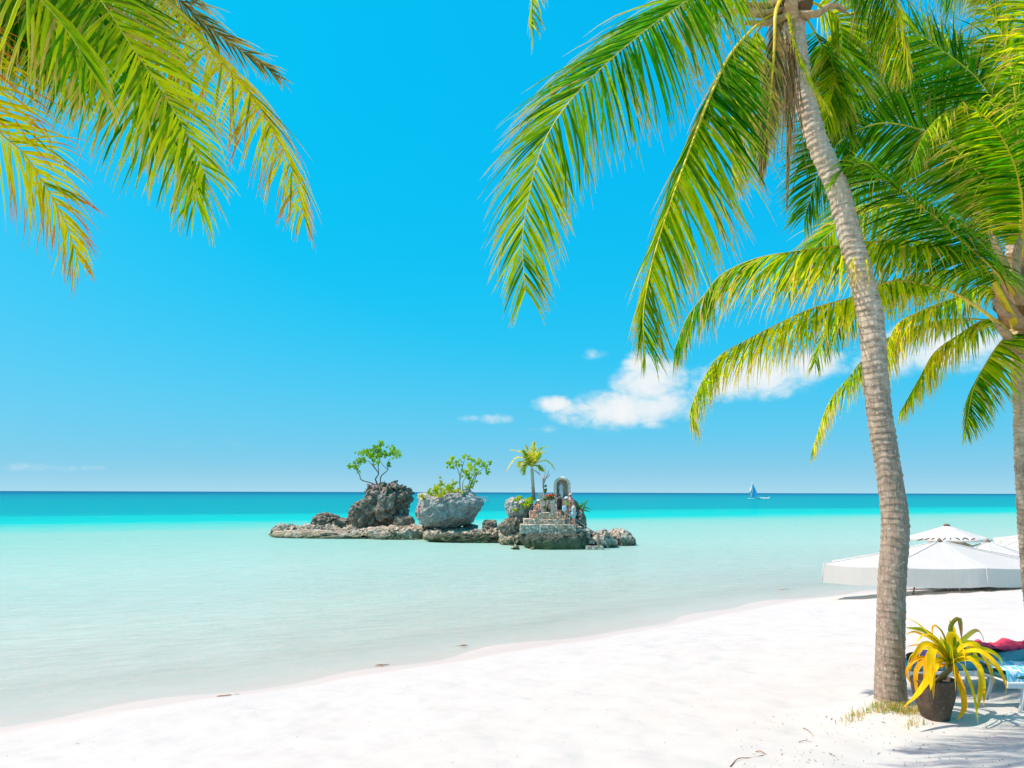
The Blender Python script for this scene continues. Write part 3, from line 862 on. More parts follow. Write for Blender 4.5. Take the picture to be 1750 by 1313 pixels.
# --- the second palm, its crown level with the middle of the first trunk
D2 = 12.0
b2x = U(1795, 1180, D2)
base2 = Vector((b2x.x, D2, gz(b2x.x, D2)))
palm2 = empty('coconut_palm', base2)
tag(palm2, 'coconut palm with yellow leaf stalks and spreading crown beside the sun loungers', 'palm tree', 'coconut palms on the beach')
tr2 = [(1793, 1100, 58), (1785, 1050, 54), (1777, 990, 52), (1769, 900, 50), (1764, 800, 50), (1761, 700, 50), (1756, 610, 52), (1748, 540, 54), (1744, 480, 50), (1742, 420, 40)]
t2 = [base2 - Vector((0, 0, .1))] + [U(x, y, D2) for x, y, w in tr2]
make_trunk(palm2, t2, [0.29] + [w / 2 / FPX * D2 for x, y, w in tr2], 0.07, 2)
E2 = D2
fr2 = [
    ([(1735, 585, E2 - .1), (1706, 553, E2 - .3), (1640, 506, E2 - .5), (1578, 486, E2 - .6), (1520, 482, E2 - .6), (1457, 508, E2 - .5), (1386, 528, E2 - .4), (1325, 556, E2 - .3), (1271, 584, E2 - .25), (1229, 609, E2 - .2), (1204, 645, E2 - .2), (1180, 700, E2 - .2), (1183, 728, E2 - .2)],
     dict(L=1.0, n=125, roll=15, lift=-0.55, droop=0.46, u0=0.26, pal=LIME, rib=0.036, rib_pal=(0.75, 0.56, 0.08), sag=0.15)),
    ([(1740, 560, E2 - .2), (1728, 540, E2 - .4), (1693, 473, E2 - .7), (1655, 436, E2 - .9), (1605, 418, E2 - 1.0), (1520, 412, E2 - .9), (1436, 420, E2 - .8), (1363, 430, E2 - .7), (1294, 442, E2 - .6), (1236, 468, E2 - .55), (1204, 504, E2 - .5), (1174, 545, E2 - .5), (1152, 600, E2 - .5)],
     dict(L=1.25, n=130, roll=22, lift=-0.5, droop=0.38, u0=0.24, pal=GREEN, rib=0.046, rib_pal=(0.75, 0.56, 0.02), width=0.05)),
    ([(1748, 500, E2), (1725, 370, E2 + .2), (1677, 301, E2 + .3), (1626, 250, E2 + .35), (1584, 225, E2 + .4), (1520, 211, E2 + .4), (1475, 219, E2 + .4), (1432, 246, E2 + .4), (1398, 300, E2 + .4), (1375, 370, E2 + .4)],
     dict(L=1.25, n=125, roll=15, lift=-0.45, droop=0.31, u0=0.16, pal=DEEP, rib=0.034, width=0.05)),
    ([(1750, 490, E2), (1722, 330, E2 + .7), (1664, 237, E2 + 1.0), (1642, 198, E2 + 1.1), (1600, 163, E2 + 1.2), (1558, 149, E2 + 1.2), (1510, 146, E2 + 1.2), (1455, 165, E2 + 1.2), (1410, 215, E2 + 1.2), (1380, 290, E2 + 1.2)],
     dict(L=1.25, n=120, roll=10, lift=-0.45, droop=0.31, u0=0.16, pal=DEEP, rib=0.032, width=0.05)),
    ([(1745, 520, E2 - .2), (1700, 462, E2 - .9), (1648, 415, E2 - 1.3), (1600, 372, E2 - 1.5), (1558, 342, E2 - 1.6), (1520, 314, E2 - 1.6), (1485, 288, E2 - 1.55), (1455, 282, E2 - 1.5), (1425, 310, E2 - 1.4)],
     dict(L=1.0, n=100, roll=10, lift=-0.45, droop=0.43, u0=0.18, pal=DEEP, rib=0.034, rib_pal=(0.72, 0.48, 0.03))),
    ([(1752, 500, E2), (1746, 380, E2 - .2), (1742, 280, E2 - .3), (1738, 190, E2 - .35), (1722, 90, E2 - .3), (1690, 10, E2 - .2), (1650, -40, E2)],
     dict(L=1.05, n=105, roll=70, lift=-0.1, droop=0.3, u0=0.14, pal=GREEN, rib=0.040, rib_pal=(0.62, 0.55, 0.06))),
    ([(1748, 545, E2), (1690, 490, E2 + .3), (1624, 512, E2 + .5), (1578, 530, E2 + .6), (1532, 556, E2 + .7), (1512, 610, E2 + .75), (1500, 660, E2 + .8)],
     dict(L=0.85, n=90, roll=-10, lift=-0.45, droop=0.46, u0=0.15, pal=LIME, sag=0.3, miss=.1)),
    ([(1748, 560, E2), (1688, 546, E2 + .6), (1635, 575, E2 + .9), (1597, 603, E2 + 1.0), (1572, 645, E2 + 1.1), (1538, 705, E2 + 1.1)],
     dict(L=0.72, n=86, roll=0, lift=-0.45, droop=0.40, u0=0.14, pal=LIME)),
    ([(1750, 570, E2), (1716, 580, E2 - .3), (1685, 622, E2 - .4), (1663, 668, E2 - .45), (1650, 736, E2 - .45)],
     dict(L=0.72, n=80, roll=-20, lift=-0.5, droop=0.28, u0=0.12, pal=GREEN)),
    ([(1745, 560, E2 + .1), (1660, 545, E2 + .9), (1570, 556, E2 + 1.4), (1500, 590, E2 + 1.6), (1448, 648, E2 + 1.7), (1415, 692, E2 + 1.75), (1386, 775, E2 + 1.8)],
     dict(L=0.70, n=100, roll=-10, lift=-0.45, droop=0.37, u0=0.18, pal=LIME)),
    ([(1748, 490, E2), (1722, 250, E2 + .1), (1682, 150, E2 + .2), (1616, 90, E2 + .3), (1552, 50, E2 + .35), (1490, 40, E2 + .4), (1440, 70, E2 + .4)],
     dict(L=1.25, n=110, roll=10, lift=-0.45, droop=0.31, u0=0.15, pal=GREEN, rib_pal=(0.45, 0.50, 0.04), width=0.05)),
    ([(1755, 480, E2), (1770, 200, E2 + .6), (1750, 40, E2 + 1.0), (1700, -60, E2 + 1.2), (1640, -80, E2 + 1.3), (1570, -30, E2 + 1.4)],
     dict(L=1.3, n=110, roll=0, lift=-0.45, droop=0.40, u0=0.2, pal=GREEN)),
    ([(1755, 490, E2), (1790, 250, E2 - .8), (1785, 60, E2 - 1.5), (1740, -50, E2 - 1.9), (1670, -60, E2 - 2.1), (1610, -20, E2 - 2.2)],
     dict(L=1.25, n=110, roll=0, lift=-0.45, droop=0.46, u0=0.25, pal=GREEN, sag=.15)),
    ([(1750, 520, E2), (1690, 420, E2 + .6), (1620, 370, E2 + .9), (1540, 350, E2 + 1.0), (1460, 372, E2 + 1.1), (1395, 420, E2 + 1.1), (1345, 490, E2 + 1.1)],
     dict(L=1.1, n=110, roll=-5, lift=-0.45, droop=0.37, u0=0.15, pal=GREEN)),
    ([(1750, 530, E2), (1700, 470, E2 + .8), (1640, 462, E2 + 1.2), (1560, 470, E2 + 1.4), (1480, 500, E2 + 1.5), (1420, 560, E2 + 1.5), (1390, 620, E2 + 1.5)],
     dict(L=0.95, n=100, roll=-5, lift=-0.45, droop=0.43, u0=0.15, pal=GREEN, sag=.15)),
    ([(1750, 490, E2), (1700, 300, E2 + 1.2), (1640, 170, E2 + 1.8), (1570, 90, E2 + 2.2), (1500, 70, E2 + 2.4), (1440, 110, E2 + 2.5), (1400, 190, E2 + 2.5)],
     dict(L=1.35, n=110, roll=10, lift=-0.40, droop=0.3, u0=0.15, pal=DEEP, width=0.05)),
    ([(1752, 490, E2), (1730, 300, E2 + 1.4), (1700, 190, E2 + 2.2), (1660, 110, E2 + 2.7), (1610, 80, E2 + 3.0), (1560, 110, E2 + 3.1), (1520, 190, E2 + 3.1)],
     dict(L=1.3, n=100, roll=0, lift=-0.40, droop=0.35, u0=0.15, pal=GREEN, width=0.05)),
    ([(1750, 500, E2), (1700, 360, E2 + 1.5), (1650, 300, E2 + 2.2), (1580, 270, E2 + 2.6), (1510, 290, E2 + 2.8), (1450, 340, E2 + 2.8), (1410, 410, E2 + 2.8)],
     dict(L=1.3, n=110, roll=0, lift=-0.40, droop=0.35, u0=0.15, pal=DEEP, width=0.05)),
    ([(1752, 490, E2), (1745, 330, E2 - .8), (1715, 240, E2 - 1.3), (1670, 190, E2 - 1.6), (1620, 190, E2 - 1.7), (1580, 230, E2 - 1.75), (1555, 290, E2 - 1.75)],
     dict(L=0.9, n=100, roll=15, lift=-0.35, droop=0.35, u0=0.15, pal=GREEN, rib_pal=(0.75, 0.6, 0.03))),
    ([(1760, 480, E2), (1780, 300, E2 + .6), (1775, 180, E2 + 1.1), (1745, 100, E2 + 1.4), (1700, 70, E2 + 1.6), (1660, 100, E2 + 1.7), (1640, 170, E2 + 1.7)],
     dict(L=1.2, n=100, roll=0, lift=-0.35, droop=0.4, u0=0.15, pal=GREEN)),
    ([(1760, 500, E2), (1840, 360, E2 + .1), (1930, 330, E2 + .2), (2000, 420, E2 + .2), (2030, 540, E2 + .2)], dict(L=1.1, n=90, roll=10, lift=-0.45, droop=0.34, pal=GREEN)),
    ([(1760, 530, E2), (1830, 470, E2 - .9), (1900, 500, E2 - 1.5), (1950, 600, E2 - 1.8)], dict(L=1.0, n=80, roll=0, lift=-0.45, droop=0.37, pal=GREEN)),
    ([(1760, 500, E2), (1800, 380, E2 + 1.2), (1830, 380, E2 + 2.2), (1850, 480, E2 + 2.9)], dict(L=1.0, n=80, roll=0, lift=-0.45, droop=0.37, pal=GREEN)),
]
for i, (pp, kw) in enumerate(fr2): make_frond(palm2, ups(pp), seed=40 + i, **kw)
lump('fibre_sheath', U(1746, 500, E2), (0.34, 0.34, 0.62), M_HUSK, palm2, (0.25, 0.15, 0.075), 2, amp=0.28)
for i, pp in enumerate([[(1738, 600, E2 - .25), (1722, 575, E2 - .4), (1705, 556, E2 - .45)], [(1745, 560, E2 - .3), (1722, 520, E2 - .45), (1700, 480, E2 - .5)], [(1740, 480, E2 - .3), (1715, 450, E2 - .4), (1696, 405, E2 - .42)],
                        [(1748, 520, E2 - .4), (1735, 470, E2 - .55), (1742, 410, E2 - .6)], [(1760, 600, E2 - .25), (1768, 560, E2 - .4), (1776, 520, E2 - .45)], [(1735, 545, E2 - .3), (1714, 535, E2 - .45), (1700, 515, E2 - .5)]]):
    leaf_base(palm2, ups(pp), 0.11, 0.045, (0.48, 0.33, 0.19), seed=20 + i)
# --- the third palm stands out of view beside the camera; its fronds hang into the sky
D3 = 5.3
c3 = U(-170, -330, D3)
base3 = Vector((c3.x - 0.5, D3 - 0.5, gz(c3.x - 0.5, D3 - 0.5)))
palm3 = empty('coconut_palm', base3)
tag(palm3, 'coconut palm of yellowing ragged fronds hanging high over the open water', 'palm tree', 'coconut palms on the beach')
make_trunk(palm3, [base3 - Vector((0, 0, .1)), base3 + Vector((0.0, 0, 1.2)), base3 + Vector((0.02, .1, 2.8)), c3 + Vector((-.25, -.15, -2.2)), c3 + Vector((-.05, 0, -.6)), c3 + Vector((0, 0, .25))], [.24, .19, .17, .155, .15, .12], 0.08, 3, sides=24, step=0.03)
cc = (-170, -330)
fr3 = [
    ([(*cc, D3), (-20, -260, D3 + .15), (130, -140, D3 + .3), (285, 0, D3 + .4), (341, 66, D3 + .42), (380, 108, D3 + .44), (428, 160, D3 + .46), (467, 222, D3 + .48), (499, 290, D3 + .5), (520, 370, D3 + .5)],
     dict(L=0.62, n=115, roll=-40, lift=-0.35, droop=0.34, u0=0.2, pal=GOLD, width=0.026, sag=0.12)),
    ([(*cc, D3), (-60, -230, D3), (50, -110, D3), (147, 0, D3), (190, 63, D3), (222, 111, D3), (253, 166, D3), (285, 222, D3), (317, 280, D3), (337, 345, D3)],
     dict(L=0.72, n=120, roll=-25, lift=-0.35, droop=0.33, u0=0.2, pal=GREEN, width=0.033, sag=0.1)),
    ([(*cc, D3), (-40, -250, D3 - .15), (80, -120, D3 - .3), (172, 0, D3 - .4), (222, 75, D3 - .42), (277, 155, D3 - .44), (320, 230, D3 - .46), (352, 300, D3 - .48)],
     dict(L=0.55, n=110, roll=-55, lift=-0.2, droop=0.28, u0=0.25, pal=LIME, width=0.030, sag=0.1)),
    ([(*cc, D3), (-140, -130, D3 - .3), (-80, 80, D3 - .5), (-35, 170, D3 - .55), (0, 226, D3 - .6), (40, 262, D3 - .62), (75, 314, D3 - .64), (103, 362, D3 - .66), (119, 400, D3 - .66), (134, 445, D3 - .66)],
     dict(L=0.50, n=120, roll=-75, lift=-0.1, droop=0.30, u0=0.25, pal=GOLD, width=0.022, ang=(60, 26))),
    ([(*cc, D3), (-120, -260, D3 + .3), (-40, -140, D3 + .5), (30, -60, D3 + .6), (90, 10, D3 + .65), (130, 90, D3 + .65), (150, 160, D3 + .65)],
     dict(L=0.70, n=110, roll=10, lift=-0.5, droop=0.41, u0=0.2, pal=GREEN, width=0.033)),
    ([(*cc, D3), (-130, -240, D3 - .2), (-70, -120, D3 - .35), (-15, -40, D3 - .4), (40, 20, D3 - .42), (75, 75, D3 - .42)],
     dict(L=0.72, n=100, roll=0, lift=-0.6, droop=0.47, u0=0.2, pal=DEEP, width=0.034)),
    ([(*cc, D3), (-50, -300, D3 + .5), (80, -200, D3 + .8), (190, -90, D3 + 1.0), (262, 10, D3 + 1.1), (305, 90, D3 + 1.15), (330, 160, D3 + 1.15)],
     dict(L=0.75, n=110, roll=15, lift=-0.5, droop=0.39, u0=0.2, pal=LIME, width=0.032)),
    ([(*cc, D3), (-190, -200, D3 + .1), (-130, -60, D3 + .2), (-70, 20, D3 + .25), (-20, 60, D3 + .28), (25, 110, D3 + .3)],
     dict(L=0.60, n=90, roll=0, lift=-0.6, droop=0.47, u0=0.2, pal=DEEP, width=0.032)),
    ([(*cc, D3), (0, -330, D3 + .2), (160, -190, D3 + .5), (272, -40, D3 + .62), (335, 30, D3 + .66), (395, 75, D3 + .68), (440, 105, D3 + .68), (478, 134, D3 + .68)],
     dict(L=0.34, n=70, roll=60, lift=0.0, droop=0.19, u0=0.3, pal=DRY, width=0.022, ang=(40, 12))),
    ([(*cc, D3), (-90, -300, D3 + .6), (10, -190, D3 + .9), (110, -90, D3 + 1.1), (190, 10, D3 + 1.2), (240, 90, D3 + 1.25), (275, 170, D3 + 1.25), (298, 240, D3 + 1.25)],
     dict(L=0.75, n=110, roll=-15, lift=-0.45, droop=0.35, u0=0.2, pal=GREEN, width=0.032)),
    ([(*cc, D3), (-130, -260, D3 - .5), (-60, -150, D3 - .7), (10, -60, D3 - .8), (70, 0, D3 - .85), (120, 60, D3 - .85), (160, 130, D3 - .85)],
     dict(L=0.66, n=100, roll=-10, lift=-0.6, droop=0.35, u0=0.2, pal=LIME, width=0.032)),
    ([(*cc, D3), (-330, -440, D3), (-480, -360, D3), (-560, -200, D3)], dict(L=0.7, n=80, pal=GREEN, width=0.032)),
    ([(*cc, D3), (-260, -430, D3 + .9), (-340, -340, D3 + 1.6)], dict(L=0.7, n=70, pal=GREEN, width=0.032)),
    ([(*cc, D3), (-170, -480, D3 - .6), (-190, -440, D3 - 1.5), (-220, -250, D3 - 2.0)], dict(L=0.6, n=70, pal=GREEN, width=0.032)),
]
for i, (pp, kw) in enumerate(fr3): make_frond(palm3, ups(pp), seed=80 + i, rib=0.017, segs=7, **{**kw, 'L': kw['L'] * 1.30, 'n': int(kw['n'] * 0.85), 'width': kw['width'] * 1.1, 'jit': 8.0, 'miss': 0.14})
lump('fibre_sheath', c3, (0.2, 0.2, 0.3), M_HUSK, palm3, (0.22, 0.125, 0.06), 3, sub=3)
# ------------------------------------------------------------------ the rock island
def star_radius(outline, c):
    O = np.array(outline) - np.array(c)
    th = np.linspace(-math.pi, math.pi, 361)
    rad = np.zeros(361)
    for i, t in enumerate(th):
        dv = np.array([math.cos(t), math.sin(t)])
        best = 0.05
        for a, b_ in zip(O, np.roll(O, -1, 0)):
            e = b_ - a
            den = dv[0] * e[1] - dv[1] * e[0]
            if abs(den) < 1e-9: continue
            r = (a[0] * e[1] - a[1] * e[0]) / den
            k = (a[0] * dv[1] - a[1] * dv[0]) / den
            if r > 0 and -1e-6 <= k <= 1 + 1e-6: best = max(best, r)
        rad[i] = best
    return th, rad


ICO = {}


def ico(sub):
    if sub not in ICO:
        bm = bmesh.new(); bmesh.ops.create_icosphere(bm, subdivisions=sub, radius=1.0)
        ICO[sub] = (np.array([v.co[:] for v in bm.verts]), [tuple(v.index for v in f.verts) for f in bm.faces]); bm.free()
    return ICO[sub]


def crop(sc_, ox, oy, pts): return [(ox + x / sc_, oy + y / sc_) for x, y in pts]
def c1(*pts): return crop(5.469, 460, 740, pts)
def c2(*pts): return crop(5.97, 700, 740, pts)
def c3_(*pts): return crop(5.968, 850, 740, pts)
def c5(*pts): return crop(4.481, 1440, 1020, pts)


def rock(outline, d, thick, mat, label, amp=0.16, freq=0.9, sub=5, seed=0, sink=0.5, name='rock', box=0.72, cat='rock', parent=None, group='rocks of the islet', ter=0.0, rough=0.10, grow=1.10):
    if mat is M_ROCKP: box, thick, amp = 0.92, thick * 1.5, amp * 1.25
    W = [U(x, y, d) for x, y in outline]
    zmin = min(w.z for w in W)
    size_px = max(x for x, y in outline) - min(x for x, y in outline)
    fl_ = .82 if mat is M_ROCKP else 1.0
    o2 = [(w.x, w.z * fl_ - (sink if w.z < zmin + 0.25 else 0.0)) for w in W]
    cx, cz = np.mean([p[0] for p in o2]), np.mean([p[1] for p in o2])
    th, rad = star_radius(o2, (cx, cz))
    if mat is M_ROCKP and size_px > 30: grow = 1.16
    rad = rad * (1 + (grow - 1) * np.cos(th) ** 2)
    n, F = ico(sub)
    t = np.arctan2(n[:, 2], n[:, 0])
    r = np.interp(t, th, rad)
    rho = np.hypot(n[:, 0], n[:, 2]) ** box
    ny = np.sign(n[:, 1]) * np.abs(n[:, 1]) ** 0.85
    V = np.stack([cx + r * rho * np.cos(t), d + thick * ny, cz + r * rho * np.sin(t)], 1)
    size = np.mean(rad)
    nr = norm(V - np.array([cx, d, cz]))
    q = V * freq + seed * 7.7
    q = q + 0.6 * np.stack([vnoise(q * 1.7), vnoise(q * 1.7 + 9), vnoise(q * 1.7 + 18)], 1)
    dsp = amp * (0.7 * fbm(q * 0.8, 3) + 0.9 * (fbm(q * 1.9, 4, True) - 0.40))
    pit = fbm(V * 2.4 + seed, 4, True, gain=.6)
    V = V + nr * (dsp * max(0.5, min(size, 2.2)) + rough * (pit - .35) - rough * .8 * np.clip(vnoise(V * 3.3 + seed * 2), 0.25, 1))[:, None]
    V = V + rough * .7 * np.stack([vnoise(V * 5.1), vnoise(V * 5.1 + 40), vnoise(V * 5.1 + 80)], 1)
    if mat is M_ROCKP: V[:, 2] += np.where(V[:, 2] > .15, .34, 0.05) * (fbm(V * np.array([1.6, 1.6, 0.4]) + seed, 3, True) - .45)
    o = mesh_obj(name, V, F, mat, parent, True, None)
    # origin at the foot of the rock
    if parent is None:
        off = Vector((cx, d, zmin))
        o.data.transform(Matrix.Translation(-off)); o.location = off
        tag(o, label, cat, group)
    return o


crag = rock(c1((760, 815), (770, 735), (830, 650), (935, 620), (930, 560), (955, 498), (1040, 486), (1110, 500), (1165, 466), (1230, 508), (1320, 522), (1345, 560), (1335, 610), (1292, 680), (1285, 780), (1190, 870), (1000, 890), (800, 890)),
            76, 3.4, M_ROCK, 'tall jagged dark brown crag with an overhanging right shoulder', 0.34, 0.7, 6, 1, name='rock_crag', rough=.15, grow=1.02)
rock(c1((425, 835), (440, 790), (500, 752), (560, 758), (660, 795), (780, 812), (830, 880), (600, 890), (430, 870)), 78, 1.6, M_ROCK, 'low rounded brown rock sloping up to the tall crag', 0.22, 1.1, 6, 2)
rock(c1((40, 935), (55, 885), (130, 838), (200, 850), (300, 872), (330, 950), (180, 952)), 76, 1.2, M_ROCKP, 'jagged pale reef rock at the tail end of the islet', 0.30, 1.3, 6, 3)
rock(c1((270, 950), (300, 872), (420, 850), (520, 858), (640, 878), (680, 955), (400, 962)), 74.5, 1.3, M_ROCKP, 'pale jagged reef ledge below the low brown rock', 0.30, 1.3, 6, 4)
rock(c1((620, 958), (660, 895), (760, 878), (860, 875), (960, 885), (1000, 955), (700, 966)), 73.5, 1.3, M_ROCKP, 'whitish knobbly ledge along the foot of the tall crag', 0.30, 1.3, 6, 5)
rock(c1((930, 960), (960, 885), (1150, 862), (1400, 860), (1500, 895), (1540, 985), (1250, 980), (1000, 970)), 71, 1.8, M_ROCKP, 'long flat tan ledge with green weed below the squared block', 0.22, 1.1, 6, 6)
rock(c1((1160, 860), (1178, 775), (1250, 768), (1342, 785), (1358, 858), (1250, 870)), 73, 0.9, M_ROCK, 'squared brown rock block beside the big grey boulder', 0.10, 1.2, 4, 7, box=0.5)
boulder = rock(c2((62, 820), (100, 735), (92, 620), (160, 608), (300, 630), (430, 600), (600, 580), (662, 640), (750, 690), (742, 745), (690, 820), (645, 905), (500, 965), (300, 980), (180, 965), (110, 920)),
               70, 2.7, M_ROCKG, 'big grey boulder undercut at its foot with shrubs on top', 0.10, 0.8, 6, 8, sink=0.0, name='boulder', cat='boulder', rough=.08, grow=1.02)
rock(c2((180, 1065), (200, 985), (330, 965), (480, 955), (600, 985), (680, 1095), (400, 1090)), 69.5, 2.0, M_ROCKP, 'weedy green ledge under the big grey boulder', 0.20, 1.1, 6, 9)
rock(c2((540, 1010), (560, 925), (620, 915), (690, 950), (700, 1010), (610, 1030)), 70.5, 1.0, M_ROCK, 'dark stone wedged below the undercut of the big boulder', 0.18, 1.2, 4, 10)
rock(c2((560, 1095), (590, 1010), (720, 990), (880, 975), (960, 995), (1010, 1118), (700, 1118)), 67, 1.6, M_ROCKP, 'tan pitted ledge between the boulder and the stone steps', 0.24, 1.2, 6, 11)
rock(c2((738, 968), (758, 900), (828, 878), (882, 908), (908, 968), (820, 990)), 68, 0.8, M_ROCK, 'small dark round rock sitting on the tan ledge', 0.18, 1.2, 6, 12)
rock(c2((930, 1115), (945, 1000), (1030, 960), (1150, 955), (1200, 1110), (1080, 1125)), 63.5, 1.4, M_ROCKP, 'brown weedy ledge touching the foot of the stone steps', 0.22, 1.2, 6, 13)
rock(c3_((84, 745), (100, 690), (160, 658), (225, 668), (330, 700), (395, 765), (300, 858), (180, 855), (100, 812)), 63.5, 1.5, M_ROCKG, 'rounded grey rock knob carrying a green bush beside the steps', 0.14, 1.0, 6, 14)
rock(c3_((12, 955), (100, 880), (190, 835), (310, 845), (300, 930), (230, 985), (100, 995)), 63, 1.3, M_ROCK, 'brown pitted rock under the rounded grey knob', 0.22, 1.1, 6, 15)
rock(c3_((235, 1035), (300, 1000), (500, 995), (800, 1000), (890, 1005), (920, 1180), (700, 1190), (400, 1168), (285, 1125)), 60.3, 3.2, M_ROCKD, 'dark green weedy rock carrying the stone steps', 0.12, 0.9, 6, 16, box=0.5)
rock(c3_((770, 920), (785, 770), (850, 748), (892, 850), (885, 1000), (865, 1030), (790, 1010)), 62.5, 1.5, M_ROCK, 'dark upright rock face behind the stairway railing', 0.18, 1.1, 6, 17)
rock(c3_((925, 1065), (955, 990), (1020, 1000), (1095, 965), (1145, 1030), (1195, 1100), (1120, 1165), (990, 1165)), 60.5, 1.2, M_ROCKP, 'spiky brown rock beside the lower railing post', 0.30, 1.2, 6, 18)
rock(c3_((1138, 1015), (1200, 972), (1280, 962), (1335, 1000), (1385, 1080), (1345, 1128), (1190, 1135)), 63, 1.2, M_ROCKP, 'rounded pitted rock at the seaward end beyond the railing', 0.24, 1.2, 6, 19)
rock(c3_((145, 1140), (180, 1104), (215, 1112), (225, 1142)), 57.5, 0.35, M_ROCKP, 'small yellowish stone awash in front of the weedy ledge', 0.15, 2.0, 4, 20, sink=0.2)
rock(c3_((330, 1165), (350, 1130), (390, 1150), (395, 1172)), 57.5, 0.3, M_ROCKP, 'small tan stone at the waterline below the steps', 0.15, 2.0, 4, 21, sink=0.2)
# rubble core that the shrine terrace is built on
rock(c3_((330, 900), (380, 760), (420, 700), (560, 690), (780, 700), (800, 760), (800, 960), (500, 960)), 62.8, 1.9, M_ROCK, 'brown rock core rising behind the stone terrace', 0.10, 1.0, 6, 22, sink=0.6, box=0.55)

rock(c1((100, 955), (200, 920), (500, 908), (900, 910), (1300, 905), (1560, 925), (1610, 990), (1200, 985), (600, 970)), 72.4, 2.0, M_ROCKP, 'long low rock shelf just above the water under the tall crag', 0.16, 1.1, 6, 31, rough=.12, grow=1.0)
rock(c2((120, 1050), (500, 1020), (900, 1020), (1250, 1045), (1280, 1125), (700, 1118), (180, 1085)), 66.3, 2.0, M_ROCKD, 'low weedy shelf running from the big boulder to the steps', 0.16, 1.1, 6, 32, rough=.12, grow=1.0)

# --- stone steps and terrace of the shrine (rubble masonry)
DS = 58.0


def slab(parent, xl, xr, yt, yb, d, depth, name='step', mat=M_MASON, seed=0, amp=0.05):
    """rough masonry course: front face given in photo pixels at distance d"""
    a, b_ = U(xl, yt, d), U(xr, yb, d)
    w, h = b_.x - a.x, a.z - b_.z
    nx, ny, nz = max(6, int(w / 0.16)), max(4, int(depth / 0.2)), max(4, int(h / 0.1))
    bm = bmesh.new(); bmesh.ops.create_cube(bm, size=1.0)
    bmesh.ops.subdivide_edges(bm, edges=[e for e in bm.edges if abs(e.verts[0].co.x - e.verts[1].co.x) > .5], cuts=nx, use_grid_fill=True)
    bmesh.ops.subdivide_edges(bm, edges=[e for e in bm.edges if abs(e.verts[0].co.z - e.verts[1].co.z) > .5], cuts=nz, use_grid_fill=True)
    bmesh.ops.subdivide_edges(bm, edges=[e for e in bm.edges if abs(e.verts[0].co.y - e.verts[1].co.y) > .5], cuts=ny, use_grid_fill=True)
    V = np.array([v.co[:] for v in bm.verts]) * np.array([w, depth, h]) + np.array([(a.x + b_.x) / 2, d + depth / 2, (a.z + b_.z) / 2])
    F = [tuple(v.index for v in f.verts) for f in bm.faces]; bm.free()
    V = V + amp * np.stack([vnoise(V * 4.1 + seed), vnoise(V * 4.1 + 31 + seed), vnoise(V * 3.3 + 67 + seed)], 1)
    return mesh_obj(name, V, F, mat, parent, False)


st0 = U(930, 912, DS)
steps = empty('stone_steps', (st0.x, DS, 0.9))
tag(steps, 'tan rubble stone terrace with broad steps leading up to the arched shrine', 'steps')
X3 = lambda v: 850 + v / 5.968
Y3 = lambda v: 740 + v / 5.968
slab(steps, X3(235), X3(800), Y3(938), Y3(1030), 58.0, 2.4, 'terrace', seed=1)
slab(steps, X3(272), X3(692), Y3(882), Y3(945), 58.7, 2.6, 'step', seed=2)
slab(steps, X3(408), X3(640), Y3(816), Y3(886), 59.4, 2.4, 'step', seed=3)
slab(steps, X3(330), X3(410), Y3(800), Y3(880), 60.1, 1.6, 'step', seed=4)
slab(steps, X3(500), X3(780), Y3(690), Y3(820), 61.2, 2.6, 'altar_base', seed=5)
for k in range(7):     # the narrow side stair, top to bottom
    f = k / 6
    xl, yt = 600 + 245 * f, 850 + 168 * f
    slab(steps, X3(xl), X3(xl + 105), Y3(yt), Y3(yt + 42), 59.3 - 0.12 * k, 1.5, 'stair_tread', seed=10 + k, amp=0.035)
for k in range(3):
    slab(steps, X3(870 + 25 * k), X3(950 + 40 * k), Y3(1050 + 50 * k), Y3(1085 + 50 * k), 58.6 - 0.1 * k, 0.9, 'stair_tread', seed=30 + k, amp=0.03)
slab(steps, X3(905), X3(1080), Y3(1158), Y3(1192), 57.2, 0.8, 'landing', seed=40, amp=0.03)
M_CONC = simple('weathered concrete', (0.58, 0.54, 0.45), 0.9, 0.25, 3.0, 0.5, 14.0, bdist=0.03)
slab(steps, X3(418), X3(468), Y3(617), Y3(760), 61.6, 0.45, 'pillar', M_CONC, 50, 0.02)
slab(steps, X3(440), X3(500), Y3(668), Y3(812), 60.6, 0.35, 'pillar', M_CONC, 51, 0.02)
slab(steps, X3(498), X3(590), Y3(655), Y3(760), 61.8, 0.5, 'parapet', M_MASON, 52, 0.04)
slab(steps, X3(544), X3(586), Y3(688), Y3(806), 60.4, 0.22, 'tablet', M_CONC, 53, 0.015)

# --- arched shrine with a statue
DA = 62.2
sa = U(961, 855, DA)
shrine = empty('shrine_niche', (sa.x, DA, sa.z - 0.25))
tag(shrine, 'arched grey stone shrine niche above the steps', 'shrine')
hw, ht = 82 / 5.968 / FPX * DA, (690 - 455) / 5.968 / FPX * DA + 0.25
def arch_prof(w, h, n=22):
    pts = [(-w, 0)]
    for k in range(n + 1):
        a = math.pi - math.pi * k / n
        pts.append((w * math.cos(a), h - w + w * math.sin(a)))
    pts.append((w, 0))
    return pts
outer, inner = arch_prof(hw, ht), arch_prof(hw * 0.66, ht - hw * 0.30)
Z0 = sa.z - 0.25
dep = 0.75
n = len(outer)
V, F = [], []
for (yy, pr) in ((0, outer), (0, inner), (dep, outer), (dep - 0.12, inner)):
    V += [(sa.x + x, DA + yy, Z0 + z) for x, z in pr]
for i in range(n - 1):
    F += [(i, i + 1, n + i + 1, n + i), (i, 2 * n + i, 2 * n + i + 1, i + 1), (n + i, n + i + 1, 3 * n + i + 1, 3 * n + i)]
F += [tuple(range(2 * n, 3 * n)), tuple(range(3 * n, 4 * n))[::-1]]
